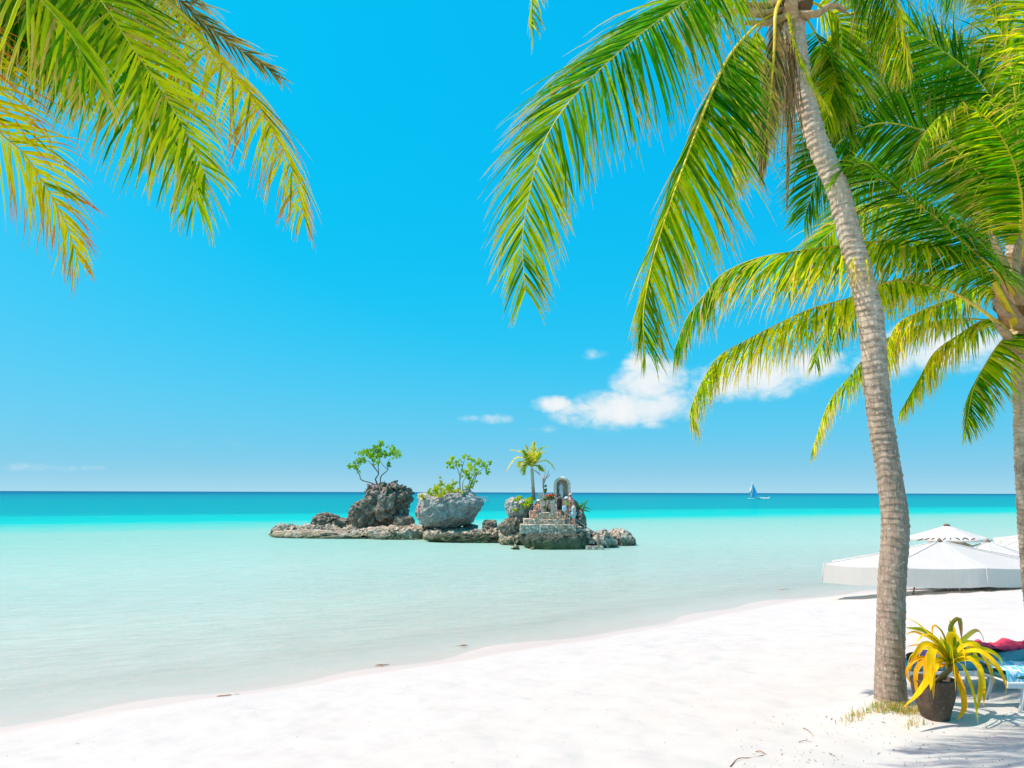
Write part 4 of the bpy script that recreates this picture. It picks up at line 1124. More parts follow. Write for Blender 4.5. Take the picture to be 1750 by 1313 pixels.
mesh_obj('niche', V, F, M_CONC, shrine, False)
m = MB()
for i in range(0, n - 1):     # rim of rounded stones around the mouth
    (x0, z0), (x1, z1) = outer[i], outer[i + 1]
    seg = max(1, int(math.hypot(x1 - x0, z1 - z0) / 0.16))
    for k in range(seg):
        f = (k + .5) / seg
        vv, ff = ico(2)
        sc3 = np.array([0.12, 0.12, 0.11]) * rnd.uniform(.8, 1.15)
        m.add(vv * sc3 + np.array([sa.x + (x0 + (x1 - x0) * f) * .88, DA - 0.02, Z0 + (z0 + (z1 - z0) * f) * .955]), ff)
m.build('stone_rim', simple('rim stones', (0.68, 0.63, 0.52), 0.9, 0.3, 4.0), shrine)
m = MB().box((sa.x, DA + 0.3, Z0 + 0.22), (hw * 1.2, 0.5, 0.5), bev=0.03)
m.build('pedestal', M_CONC, shrine)
statue = empty('statue', (sa.x - 0.08, DA + 0.28, Z0 + 0.47))
tag(statue, 'white robed statue with a pale blue mantle standing in the arched niche', 'statue')
M_WHITE = simple('white painted plaster', (0.74, 0.74, 0.72), 0.6, 0.06, 5.0)
M_PBLUE = simple('pale blue painted plaster', (0.48, 0.60, 0.66), 0.6, 0.08, 5.0)
q = statue.location
MB().lathe([(0.16, 0), (0.19, 0.02), (0.17, 0.25), (0.145, 0.5), (0.12, 0.66), (0.15, 0.80), (0.16, 0.88), (0.11, 0.95), (0.05, 0.98)], q, 20, sy=0.75).build('robe', M_WHITE, statue)
MB().lathe([(0.20, 0.03), (0.20, 0.30), (0.18, 0.6), (0.19, 0.84), (0.15, 0.95), (0.105, 1.02), (0.10, 1.12), (0.06, 1.2), (0.01, 1.215)], q + Vector((0, 0.05, 0)), 20, sy=0.75).build('mantle', M_PBLUE, statue)
MB().lathe([(0.03, 0.94), (0.045, 1.0), (0.078, 1.04), (0.085, 1.10), (0.07, 1.16), (0.02, 1.19)], q + Vector((0, -0.03, 0)), 16).build('head', simple('plaster skin', (0.55, 0.43, 0.34)), statue)
m = MB()
for sgn in (-1, 1):
    m.tube([q + Vector((sgn * .15, 0, .84)), q + Vector((sgn * .17, -.06, .68)), q + Vector((sgn * .03, -.17, .74))], [.05, .045, .03], 8)
m.build('folded_arms', M_WHITE, statue)

# --- railing of the side stair
M_STEEL = simple('grey painted pipe', (0.42, 0.44, 0.45), 0.45, 0.15, 8.0)
M_RUST = simple('rusty pipe', (0.20, 0.13, 0.08), 0.7, 0.3, 8.0)
rl = empty('stair_railing', U(X3(1030), Y3(1185), 57.4))
tag(rl, 'grey pipe handrail running down the side stair into the water', 'railing')
for off in (0, 0.35):
    P = [U(X3(590), Y3(738), 59.3 + off), U(X3(790), Y3(880 - 4), 58.7 + off), U(X3(1040), Y3(1050), 57.6 + off)]
    MB().tube(P, 0.028, 8).build('rail', M_STEEL, rl)
MB().tube([U(X3(1040), Y3(1050), 57.6), U(X3(1095), Y3(1110), 57.4), U(X3(1138), Y3(1182), 57.2)], 0.028, 8).build('rail', M_STEEL, rl)
for (x, y0, y1, d) in ((600, 742, 852, 59.3), (738, 845, 930, 58.9), (800, 885, 942, 58.7), (888, 945, 1010, 58.3)):
    MB().tube([U(X3(x), Y3(y0), d), U(X3(x), Y3(y1), d)], 0.026, 8).build('post', M_STEEL, rl)
MB().box((U(X3(1030), Y3(1115), 57.5)), (0.16, 0.16, 1.05), bev=0.02).build('post', simple('weathered timber post', (0.28, 0.22, 0.14), 0.9, 0.3, 5.0), rl)

# --- trees, bushes and the small palm on the rocks
def foliage(name, clumps, d, parent, pal, per=260, leaf=0.13, seed=0, dy=0.8):
    """crown of small leaf blades; clumps = (px, py, radius px)"""
    rg = np.random.default_rng(seed)
    V, F, C = [], [], []
    k = 0
    for cx, cy, r in clumps:
        c = np.array(U(cx, cy, d)); rr = r / FPX * d
        c[1] += rg.normal(0, dy * 0.5)
        cnt = int(per * 2.3 * max(0.25, (rr / 0.6) ** 1.6))
        nsub = 9
        cen = c + rg.normal(0, .48, (nsub, 3)) * rr * np.array([1.15, 1.0, .9])
        srad = rr * rg.uniform(.22, .5, nsub)
        wh = rg.integers(0, nsub, cnt)
        dirs = norm(rg.normal(0, 1, (cnt, 3)))
        pos = cen[wh] + dirs * srad[wh][:, None] * rg.uniform(0.2, 1.15, (cnt, 1)) ** 0.6
        tone = rg.random()
        for p in pos:
            a = norm(rg.normal(0, 1, 3)); b_ = norm(np.cross(a, rg.normal(0, 1, 3)))
            l, w = leaf * rg.uniform(0.7, 1.4), leaf * rg.uniform(0.4, 0.65)
            V += [p - a * l * .5, p + b_ * w * .5 + a * l * .05, p + a * l * .5, p - b_ * w * .5 + a * l * .05]
            F.append((k, k + 1, k + 2, k + 3)); k += 4
            t = np.clip(tone * 0.6 + rg.random() * 0.5, 0, 1)
            col = np.array(pal[0]) * (1 - t) + np.array(pal[1]) * t
            C += [col] * 4
    return mesh_obj(name, V, F, M_FOL, parent, False, np.array(C))


def branches(name, lines, d, parent, col=(0.30, 0.26, 0.21)):
    rg = np.random.default_rng(5)
    m = MB()
    for pts, r0, r1 in lines:
        P = catmull([U(x, y, d + rg.normal(0, .1) + 0.25 * i * rg.normal(0, .5)) for i, (x, y) in enumerate(pts)], 18)
        m.tube(P, np.linspace(r0, r1, 18), 7, col=np.array(col) * rg.uniform(.8, 1.15), up=(0, -1, 0))
    return m.build(name, M_WOOD, parent)


def branches_each(name, lines, d, parent, col=(0.30, 0.26, 0.21)):
    for l in lines: branches(name, [l], d, parent, col)


LG, DG = (0.30, 0.42, 0.012), (0.07, 0.20, 0.02)
dt = 75.6
t1 = empty('small_tree', U(X := 460 + 1020 / 5.469, 740 + 490 / 5.469, dt))
tag(t1, 'slender tree with bent stems growing on top of the tall crag', 'tree')
branches('trunk', [(c1((1020, 505), (1008, 470), (993, 432), (1022, 385), (1003, 350), (960, 285)), 0.078, 0.033), (c1((1022, 388), (1022, 340), (1018, 300), (1040, 220)), 0.052, 0.026), (c1((1040, 500), (1045, 410), (1110, 345), (1100, 300), (1130, 240)), 0.065, 0.026),
                   (c1((1000, 500), (955, 468), (862, 440), (845, 390), (815, 345), (800, 315)), 0.065, 0.023), (c1((1003, 352), (940, 275), (890, 250), (850, 205)), 0.033, 0.016), (c1((1110, 345), (1070, 310), (1040, 270)), 0.033, 0.016), (c1((1022, 310), (1040, 180), (1042, 105)), 0.033, 0.013)], dt, t1, (0.22, 0.18, 0.15))
foliage('crown', [(*p, r / 5.469) for p, r in zip(c1((800, 312), (775, 320), (820, 280), (850, 200), (930, 175), (1042, 98), (1040, 180), (1030, 140), (1140, 165), (1165, 215), (1030, 262), (890, 245), (1135, 290), (970, 225), (1100, 210), (940, 205), (1000, 200), (1150, 135), (870, 265)),
                                                 (45, 30, 30, 32, 48, 42, 58, 50, 48, 42, 42, 42, 28, 45, 45, 50, 45, 30, 24))], dt, t1, ((0.12, 0.32, 0.02), (0.34, 0.52, 0.02)), 150, 0.17, 1)
db = 69.6
t2_ = empty('small_tree', U(700 + 570 / 5.97, 740 + 600 / 5.97, db))
tag(t2_, 'leaning leafy tree with pale stems on top of the big grey boulder', 'tree')
branches('trunk', [(c2((610, 625), (618, 545), (650, 470), (690, 400)), .09, .03), (c2((585, 625), (600, 540), (640, 430)), .07, .03), (c2((520, 625), (512, 480), (540, 340), (560, 270)), .07, .03), (c2((520, 470), (490, 370), (440, 310)), .045, .02), (c2((640, 570), (690, 420), (760, 360)), .05, .02), (c2((545, 620), (545, 500), (600, 430)), .05, .02)], db, t2_, (0.36, 0.32, 0.27))
foliage('crown', [(*p, r / 5.97) for p, r in zip(c2((395, 305), (445, 268), (565, 240), (510, 322), (440, 345), (640, 285), (700, 300), (770, 335), (822, 300), (630, 375), (590, 432), (565, 385), (690, 410), (665, 500), (640, 545), (740, 300), (800, 400), (575, 560), (480, 300), (610, 330), (600, 460)),
                                                 (40, 38, 36, 34, 22, 40, 42, 42, 24, 50, 40, 26, 40, 24, 24, 34, 26, 26, 30, 36, 30))], db, t2_, ((0.18, 0.38, 0.012), (0.50, 0.60, 0.012)), 150, 0.17, 2)
t3 = empty('shrub', U(700 + 330 / 5.97, 740 + 640 / 5.97, 68.6))
tag(t3, 'spreading lime green shrub covering the top of the big grey boulder', 'shrub')
branches_each('stem', [(c2((330, 660), (320, 590), (300, 520)), .04, .02), (c2((420, 640), (430, 580), (450, 520)), .04, .02), (c2((260, 680), (240, 640), (220, 600)), .04, .02)], 68.6, t3)
foliage('leaves', [(*p, r / 5.97) for p, r in zip(c2((300, 520), (240, 600), (330, 575), (420, 545), (450, 512), (480, 590), (300, 660), (500, 655), (180, 690), (225, 640), (370, 610), (270, 570), (400, 590), (150, 660), (545, 620), (340, 640), (440, 630), (200, 660), (130, 640), (260, 690)), (45, 45, 60, 55, 35, 42, 34, 36, 18, 36, 45, 45, 45, 26, 34, 40, 36, 34, 20, 26))], 68.4, t3, ((0.22, 0.36, 0.012), (0.58, 0.60, 0.012)), 190, 0.16, 3, 1.6)
t4 = empty('shrub', U(850 + 270 / 5.968, 740 + 720 / 5.968, 62.2))
tag(t4, 'bright green leafy bush on the rounded rock knob', 'shrub')
branches_each('stem', [(c3_((270, 770), (260, 720), (250, 680)), .03, .015), (c3_((300, 770), (310, 720), (320, 690)), .03, .015)], 62.2, t4)
foliage('leaves', [(*p, r / 5.968) for p, r in zip(c3_((205, 680), (255, 700), (320, 695), (285, 735), (340, 670), (180, 785), (230, 660)), (28, 42, 40, 38, 22, 16, 22))], 62.2, t4, ((0.18, 0.38, 0.012), (0.48, 0.58, 0.012)), 260, 0.15, 4, .8)
t5 = empty('shrub', U(850 + 860 / 5.968, 740 + 790 / 5.968, 61.8))
tag(t5, 'thin spiky green plant leaning out from the dark rock face', 'shrub')
m = MB()
for pts in (((840, 790), (880, 720), (930, 685)), ((850, 800), (900, 760), (960, 790)), ((845, 790), (850, 740), (870, 690)), ((830, 760), (820, 720), (800, 690)), ((850, 800), (890, 790), (950, 810)), ((860, 810), (900, 720), (925, 690))):
    P = catmull([U(x, y, 61.8) for x, y in c3_(*pts)], 10)
    m.tube(P, np.interp(np.linspace(0, 1, 10), [0, .4, 1], [.03, .06, .01]), 6, .3, (0.20, 0.36, 0.03), up=(0, -1, 0))
m.build('leaves', M_FOL, t5)
t6 = empty('small_tree', U(850 + 480 / 5.968, 740 + 800 / 5.968, 60.6))
tag(t6, 'bare grey dead tree with a climbing vine beside the small palm', 'tree')
branches('trunk', [(c3_((480, 812), (485, 700), (468, 560), (465, 470), (430, 420), (375, 380)), .07, .035), (c3_((470, 520), (500, 450), (525, 380)), .05, .02), (c3_((468, 500), (485, 420), (485, 320)), .035, .015), (c3_((500, 450), (540, 430)), .03, .015), (c3_((480, 480), (520, 440), (530, 410)), .03, .015)], 60.6, t6, (0.34, 0.32, 0.29))
foliage('vine', [(*p, r / 5.968) for p, r in zip(c3_((485, 540), (490, 600), (482, 680), (478, 760), (495, 580)), (14, 16, 16, 12, 14))], 60.4, t6, ((0.05, 0.14, 0.02), (0.16, 0.30, 0.02)), 160, 0.12, 6, .2)
sp = empty('small_palm', U(850 + 365 / 5.968, 740 + 665 / 5.968, 62.6))
tag(sp, 'young palm with yellow drooping fronds growing on the islet behind the steps', 'palm tree')
DP = 62.6
pt = c3_((372, 690), (366, 600), (360, 500), (357, 420), (352, 360))
make_trunk(sp, [U(x, y, DP) for x, y in pt], [.15, .13, .12, .12, .10], 0.11, 6, 14, .03)
YP = dict(base=(0.60, 0.56, 0.012), alt=(0.92, 0.68, 0.02), tip=(0.72, 0.55, 0.30), ptip=0.8, rib=(0.6, 0.5, 0.06))
GP = dict(base=(0.26, 0.42, 0.010), alt=(0.66, 0.60, 0.012), tip=(0.6, 0.48, 0.2), ptip=0.5, rib=(0.5, 0.5, 0.05))
for i, (pts, dd, pl) in enumerate([(((352, 350), (290, 280), (210, 255), (140, 320), (100, 388)), -.3, YP), (((352, 345), (300, 230), (230, 190), (140, 175)), .8, YP), (((352, 340), (320, 220), (290, 130)), .2, YP), (((352, 340), (365, 220), (378, 95)), -.2, YP), (((352, 340), (400, 230), (450, 160), (515, 138)), .5, GP),
                                (((355, 345), (420, 300), (490, 285), (545, 320), (582, 372)), -.4, YP), (((352, 350), (400, 280), (440, 210), (480, 195)), -.8, GP), (((350, 350), (280, 300), (240, 310), (220, 350)), -1.0, GP), (((350, 350), (300, 320), (270, 370), (275, 420)), -.6, GP), (((355, 350), (400, 330), (440, 370), (460, 390)), .6, GP), (((352, 345), (300, 260), (270, 180)), -.8, GP)]):
    P = [U(x, y, DP + dd * k / (len(pts) - 1)) for k, (x, y) in enumerate(c3_(*pts))]
    make_frond(sp, P, L=0.52, n=30, roll=0, lift=.2, droop=.5, u0=.15, width=.075, pal=pl, seed=120 + i, rib=.03, segs=4)
fl = empty('flower_bed', U(850 + 540 / 5.968, 740 + 665 / 5.968, 61.7))
tag(fl, 'orange and red flowers laid along the parapet beside the shrine', 'flowers')
foliage('blossoms', [(*p, r / 5.968) for p, r in zip(c3_((510, 640), (535, 635), (560, 640), (580, 645), (525, 660)), (16, 16, 16, 12, 12))], 61.7, fl, ((0.62, 0.10, 0.03), (0.72, 0.30, 0.10)), 260, 0.10, 7, .1)
foliage('leaves', [(*p, r / 5.968) for p, r in zip(c3_((520, 660), (560, 662)), (16, 16))], 61.7, fl, ((0.10, 0.22, 0.02), (0.25, 0.35, 0.02)), 200, 0.10, 8, .1)
# two small red notice boards on the rocks
M_RED, M_WB = simple('red paint', (0.62, 0.08, 0.09), 0.5), simple('white board', (0.78, 0.76, 0.74), 0.5)
for (x, y, d, lb) in ((460 + 972 / 5.469, 740 + 498 / 5.469, 73.2, 'small red and white notice board below the tree on the tall crag'), (460 + 1410 / 5.469, 740 + 712 / 5.469, 68.2, 'small red and white notice board fixed to the big grey boulder')):
    p = U(x, y, d)
    s_ = empty('notice_board', p); tag(s_, lb, 'sign')
    MB().box(p, (0.30, 0.03, 0.48)).build('panel', M_RED, s_, False)
    MB().box(p + Vector((0, -.02, .02)), (0.20, 0.012, 0.16)).build('white_field', M_WB, s_, False)
    MB().box(p + Vector((0, -.02, -.16)), (0.20, 0.012, 0.05)).build('white_field', M_WB, s_, False)
    MB().tube([p + Vector((0, .03, -.2)), p + Vector((0, .5, -.35))], 0.03, 6).build('bracket', M_RUST, s_)

# --- people on the steps
M_SKIN = simple('tanned skin', (0.46, 0.24, 0.15), 0.55, 0.08, 8.0)
M_SKINR = simple('sunburnt skin', (0.60, 0.27, 0.17), 0.55, 0.08, 8.0)
M_HAIR = simple('dark hair', (0.03, 0.022, 0.018), 0.6)
M_BROWN = simple('brown hair', (0.20, 0.11, 0.06), 0.6)


def skin_obj(name, verts, edges, rads, mat, parent, sub=2):
    me = bpy.data.meshes.new(name)
    me.from_pydata([tuple(v) for v in verts], edges, [])
    o = bpy.data.objects.new(name, me); COL.objects.link(o)
    md = o.modifiers.new('skin', 'SKIN'); md.use_smooth_shade = True
    for v, r in zip(me.skin_vertices[0].data, rads): v.radius = r if isinstance(r, tuple) else (r, r)
    me.skin_vertices[0].data[0].use_root = True
    s = o.modifiers.new('sub', 'SUBSURF'); s.levels = s.render_levels = sub
    dg = bpy.context.evaluated_depsgraph_get()
    m2 = bpy.data.meshes.new_from_object(o.evaluated_get(dg))
    bpy.data.objects.remove(o)
    m2.materials.clear(); m2.materials.append(mat)
    o = bpy.data.objects.new(name, m2); COL.objects.link(o)
    o.parent = parent; o.matrix_parent_inverse = parent_inv(parent)
    return o


def person(foot, h, rz, label, skin, J, clothes, hair=M_HAIR, hat=None):
    """J overrides joint positions (fractions of height, x = to the person's left, -y = facing)"""
    o = empty('person', foot)
    tag(o, label, 'person', 'people on the stone steps')
    b = dict(pelvis=(0, 0, .50), waist=(0, 0, .60), chest=(0, 0, .72), neck=(0, 0, .83), head=(0, -.01, .90), top=(0, 0, .965),
             lsh=(.105, 0, .80), lel=(.14, 0, .63), lwr=(.15, -.03, .48), lha=(.15, -.04, .42), rsh=(-.105, 0, .80), rel=(-.14, 0, .63), rwr=(-.15, -.03, .48), rha=(-.15, -.04, .42),
             lhi=(.055, 0, .48), lkn=(.06, -.01, .27), lan=(.06, .01, .045), lto=(.065, -.08, .012), rhi=(-.055, 0, .48), rkn=(-.06, -.01, .27), ran=(-.06, .01, .045), rto=(-.065, -.08, .012))
    b.update(J)
    M = Matrix.Translation(foot) @ Matrix.Rotation(rz, 4, 'Z') @ Matrix.Scale(h, 4)
    W = {k: M @ Vector(v) for k, v in b.items()}
    ks = list(b)
    rad = dict(pelvis=(.075, .06), waist=(.062, .05), chest=(.085, .058), neck=.03, head=.052, top=.035, lsh=.036, rsh=.036, lel=.026, rel=.026, lwr=.019, rwr=.019, lha=.022, rha=.022, lhi=.058, rhi=.058, lkn=.036, rkn=.036, lan=.022, ran=.022, lto=.018, rto=.018)
    E_ = [('pelvis', 'waist'), ('waist', 'chest'), ('chest', 'neck'), ('neck', 'head'), ('head', 'top'), ('chest', 'lsh'), ('lsh', 'lel'), ('lel', 'lwr'), ('lwr', 'lha'), ('chest', 'rsh'), ('rsh', 'rel'), ('rel', 'rwr'), ('rwr', 'rha'),
          ('pelvis', 'lhi'), ('lhi', 'lkn'), ('lkn', 'lan'), ('lan', 'lto'), ('pelvis', 'rhi'), ('rhi', 'rkn'), ('rkn', 'ran'), ('ran', 'rto')]
    sc_ = lambda r, k=1.0: tuple(x * h * k for x in r) if isinstance(r, tuple) else r * h * k
    skin_obj('body', [W[k] for k in ks], [(ks.index(a), ks.index(c)) for a, c in E_], [sc_(rad[k]) for k in ks], skin, o)
    # fingers
    fm = MB()
    for s_ in 'lr':
        dv = (W[s_ + 'ha'] - W[s_ + 'wr']).normalized()
        sdv = dv.orthogonal().normalized()
        for k in range(5):
            a = W[s_ + 'ha'] + sdv * ((k - 2) * .008 * h)
            L = (.03, .045, .05, .046, .036)[k] * h
            fm.tube([a, a + dv * L * .55 + sdv * (k - 2) * .002 * h, a + dv * L], [.0055 * h, .005 * h, .0035 * h], 5)
    fm.build('fingers', skin, o)
    for nm, mat, kk, infl in clothes:
        ed = [(kk.index(a), kk.index(c)) for a, c in E_ if a in kk and c in kk]
        skin_obj(nm, [W[k] for k in kk], ed, [sc_(rad[k], infl) for k in kk], mat, o)
    vv, ff = ico(3)
    top = (W['head'] + W['top']) / 2
    fw = (M.to_3x3() @ Vector((0, 1, 0))).normalized()
    keep = [f for f in ff if np.mean([vv[i][2] for i in f]) > -0.25]
    MB().add(vv * np.array([.064, .066, .068]) * h + np.array(top + fw * .012 * h), keep).build('hair', hair, o)
    if hat:
        MB().lathe([(.115 * h, 0), (.12 * h, .006 * h), (.075 * h, .02 * h), (.07 * h, .06 * h), (.05 * h, .078 * h), (.01 * h, .082 * h)], W['top'] - Vector((0, 0, .022 * h)), 18).build('hat', hat, o)
    return o


M_BLACK, M_LIME, M_NAVY = simple('black cloth', (0.02, 0.02, 0.024), 0.8), simple('lime top', (0.50, 0.62, 0.05), 0.7), simple('navy cloth', (0.03, 0.04, 0.07), 0.8)
M_AQUA, M_PINK, M_STRAW = simple('light blue swimwear', (0.22, 0.58, 0.68), 0.7, 0.3, 6.0), simple('pink cloth', (0.70, 0.36, 0.44), 0.7), simple('white sun hat', (0.80, 0.79, 0.76), 0.7)
M_BLUE = simple('blue shorts', (0.07, 0.16, 0.34), 0.7)
TOR = ['pelvis', 'waist', 'chest', 'lhi', 'rhi', 'lsh', 'rsh']
def foot_at(x, y, d): return U(X3(x), Y3(y), d)
person(foot_at(634, 850, 59.1), 1.62, R(170), 'person in a black dress facing the shrine at the head of the stair', M_SKIN, dict(lel=(.13, -.03, .66), lwr=(.05, -.13, .70), lha=(.02, -.14, .74), rel=(-.16, .03, .64)),
       [('dress', M_BLACK, ['pelvis', 'waist', 'chest', 'lhi', 'rhi', 'lsh', 'rsh', 'lkn', 'rkn'], 1.5)], M_HAIR)
person(foot_at(706, 882, 58.6), 1.60, R(-150), 'person in a lime top and dark shorts wearing a white sun hat', M_SKIN, dict(lel=(.15, -.06, .66), lwr=(.06, -.15, .68), lha=(.02, -.16, .70), rel=(-.15, -.05, .65), rwr=(-.07, -.13, .62), rha=(-.04, -.15, .62)),
       [('top', M_LIME, ['waist', 'chest', 'lsh', 'rsh'], 1.28), ('shorts', M_NAVY, ['pelvis', 'lhi', 'rhi', 'waist'], 1.25)], M_HAIR, M_STRAW)
person(foot_at(750, 835, 59.6), 1.55, R(150), 'person in pink with a pink cap standing between two other visitors', M_SKIN, {}, [('top', M_PINK, ['waist', 'chest', 'lsh', 'rsh'], 1.3), ('shorts', M_NAVY, ['pelvis', 'lhi', 'rhi', 'waist'], 1.25)], M_BROWN, M_PINK)
person(foot_at(778, 940, 58.35), 1.70, R(-60), 'person in light blue swimwear standing lowest on the stair by the rail', M_SKINR, dict(rel=(-.14, -.05, .65), rwr=(-.10, -.14, .60), rha=(-.08, -.17, .60)),
       [('swimsuit', M_AQUA, TOR, 1.3), ('shorts', M_AQUA, ['pelvis', 'lhi', 'rhi', 'lkn', 'rkn'], 1.32)], M_BROWN)
seat = foot_at(415, 800, 59.9)
sf = Vector((seat.x - .25, seat.y - .35, seat.z - .62))
person(sf, 1.62, R(-75), 'person with bare shoulders and blue shorts sitting on the step edge', M_SKINR,
       dict(pelvis=(0, .20, .42), waist=(0, .21, .52), chest=(0, .20, .63), neck=(0, .19, .74), head=(0, .17, .81), top=(0, .18, .875), lsh=(.105, .2, .71), rsh=(-.105, .2, .71), lel=(.14, .10, .58), lwr=(.06, -.02, .64), lha=(.04, -.03, .68), rel=(-.14, .10, .58), rwr=(-.06, -.02, .64), rha=(-.04, -.03, .68),
            lhi=(.055, .17, .41), rhi=(-.055, .17, .41), lkn=(.07, -.06, .40), rkn=(-.07, -.06, .40), lan=(.07, -.05, .17), ran=(-.07, -.05, .17), lto=(.07, -.14, .14), rto=(-.07, -.14, .14)),
       [('shorts', M_BLUE, ['pelvis', 'lhi', 'rhi'], 1.3)], M_BROWN, M_STRAW)
bg_ = foot_at(683, 770, 58.4)
o = MB().box(bg_, (0.30, 0.16, 0.38), bev=0.05).build('bag', simple('pale blue bag', (0.45, 0.66, 0.74), 0.6)); tag(o, 'pale blue beach bag held beside the lime top', 'bag')

# ------------------------------------------------------------------ boats
def hull(L, W, H, n=18):
    V, F = [], []
    k = 7
    for i in range(n):
        u = i / (n - 1)
        w = W * (math.sin(math.pi * min(max(u, .02), .98)) ** .55) * .5
        sh = H * (1 + .35 * (2 * u - 1) ** 4)
        for j in range(k):
            a = math.pi * j / (k - 1)
            V.append(((u - .5) * L, -w * math.cos(a), sh - (sh + .35 * H) * math.sin(a) ** .7))
    for i in range(n - 1):
        for j in range(k - 1):
            F.append((i * k + j, i * k + j + 1, (i + 1) * k + j + 1, (i + 1) * k + j))
        F.append((i * k, (i + 1) * k, (i + 1) * k + k - 1, i * k + k - 1))
    return V, F


M_HULL = simple('white boat paint', (0.80, 0.80, 0.78), 0.35, 0.04, 1.0)
M_SAIL = simple('blue sailcloth', (0.20, 0.68, 0.93), 0.7, 0.06, 0.5, transl=0.5)
M_SAILW = simple('white sailcloth', (0.80, 0.82, 0.84), 0.7, 0.05, 0.5, transl=0.3)
DB = 520.0
bp = U(1292, 853.3, DB); bp.z = 0
sb = empty('sailboat', bp)
tag(sb, 'white outrigger sailboat with blue and white sails far out on the sea', 'boat')
def S(px, py, dd=0): v = U(px, py, DB + dd); return v
V, F = hull(7.6, 1.0, 0.9); c = S(1305, 853.0); c.z = 0.2
MB().add([(v[0] + c.x, v[1] + c.y, v[2] + c.z) for v in V], F).build('hull', M_HULL, sb)
V, F = hull(4.0, 0.5, 0.5); c = S(1281, 854); c.z = 0.15
MB().add([(v[0] + c.x, v[1] + c.y - 3, v[2] + c.z) for v in V], F).build('outrigger', M_HULL, sb)
V, F = hull(4.0, 0.5, 0.45); c = S(1305, 854.6); c.z = 0.12
MB().add([(v[0] + c.x, v[1] + c.y - 5, v[2] + c.z) for v in V], F).build('outrigger', M_HULL, sb)
MB().tube([S(1285.5, 824), S(1285.5, 852)], 0.14, 8).build('mast', M_HULL, sb)
MB().tube([S(1285, 852.5, -2), S(1300, 851.6)], 0.12, 6).build('boom', M_HULL, sb)
MB().tube([S(1292, 849.5), S(1296, 845)], 0.2, 6).build('spar', M_SAILW, sb)
def sail(pl, name, mat):
    """three-cornered sail with a belly"""
    A, B_, C_ = [np.array(p) for p in pl]
    V, F, n = [], [], 10
    idx = {}
    for i in range(n + 1):
        for j in range(n + 1 - i):
            u, v = i / n, j / n
            p = A * (1 - u - v) + B_ * u + C_ * v
            p = p + np.array([0, -1.2, 0]) * 27 * u * v * (1 - u - v) + np.array([.1, 0, 0])
            idx[i, j] = len(V); V.append(p)
    for i in range(n):
        for j in range(n - i):
            F.append((idx[i, j], idx[i + 1, j], idx[i, j + 1]))
            if i + j < n - 1: F.append((idx[i + 1, j], idx[i + 1, j + 1], idx[i, j + 1]))
    o = mesh_obj(name, V, F, mat, sb)
    sm = o.modifiers.new('thickness', 'SOLIDIFY'); sm.thickness = 0.03
    return o
sail([S(1285.8, 825), S(1286.2, 851.5), S(1295, 845.5, 3)], 'mainsail', M_SAIL)
sail([S(1285.4, 827.5), S(1284.6, 851.5), S(1279.5, 841, -2)], 'jib', M_SAILW)
MB().lathe([(.12, 0), (.26, .25), (.28, .6), (.12, .85), (.15, 1.0), (.1, 1.15), (.02, 1.18)], S(1310, 851.5), 10).build('crew', M_NAVY, sb)

DB2 = 340.0
bp = U(824, 857, DB2); bp.z = 0
mb = empty('tour_boat', bp)
tag(mb, 'white tour boat with a yellow roof far out behind the boulder', 'boat')
V, F = hull(5.6, 1.5, 0.75)
MB().add([(v[0] + bp.x + .3, v[1] + bp.y, v[2] + .2) for v in V], F).build('hull', M_HULL, mb)
MB().box((bp.x + .5, bp.y, 2.05), (4.0, 1.5, .12), ry=R(-4), bev=.03).build('roof', simple('yellow canvas roof', (0.72, 0.60, 0.30), 0.7), mb)
MB().box((bp.x + .5, bp.y, 1.45), (3.6, 1.3, .7), bev=.05).build('cabin', simple('white cabin', (.74, .72, .68), .6), mb)
for xx in (-1.3, 2.2):
    for yy in (-.6, .6): MB().tube([(bp.x + xx, bp.y + yy, .7), (bp.x + xx, bp.y + yy, 2.0)], .05, 6).build('post', M_HULL, mb)
for yy in (-2.6, 2.6):
    MB().tube([(bp.x - 2.6, bp.y + yy, .2), (bp.x, bp.y + yy, .12), (bp.x + 3.4, bp.y + yy, .25)], .12, 6).build('outrigger', M_HULL, mb)
for xx in (-1.2, 1.6): MB().tube([(bp.x + xx, bp.y - 2.6, .2), (bp.x + xx, bp.y, 1.0), (bp.x + xx, bp.y + 2.6, .2)], .07, 6).build('outrigger_arm', M_HULL, mb)
MB().tube([(bp.x - 2.4, bp.y, .9), (bp.x - 1.4, bp.y, 3.8), (bp.x + .6, bp.y, 2.1)], .04, 6).build('rigging', M_RUST, mb)

# ------------------------------------------------------------------ beach parasols
def canvas(name, col, tr=0.3, bs=1.5):
    m, nt, b, p = new_mat(name)
    w = worldpos(b)
    nt.links.new(b.ramp(b.noise(w, 1.2, 4.0), [(.3, tuple(c * .95 for c in col)), (.7, col)]), p.inputs['Base Color'])
    p.inputs['Roughness'].default_value = .85
    p.inputs['Specular IOR Level'].default_value = .15
    nt.links.new(b.bump(b.noise(b.scale(w, 3, 3, .7), bs, 4.0), .35, .08), p.inputs['Normal'])
    t = b.n('ShaderNodeBsdfTranslucent'); t.inputs[0].default_value = (*[c * .9 for c in col], 1)
    mx = b.n('ShaderNodeMixShader'); mx.inputs[0].default_value = tr
    nt.links.new(p.outputs[0], mx.inputs[1]); nt.links.new(t.outputs[0], mx.inputs[2])
    nt.links.new(mx.outputs[0], nt.nodes['Material Output'].inputs[0])
    return m
M_CANV, M_TAN = canvas('white canvas', (0.93, 0.92, 0.87), .5), canvas('cream canvas', (0.62, 0.50, 0.36), .2)
M_SEAM = simple('canvas seam', (0.72, 0.70, 0.64), .85)
M_POLE = simple('varnished pole', (0.30, 0.20, 0.12), .5)


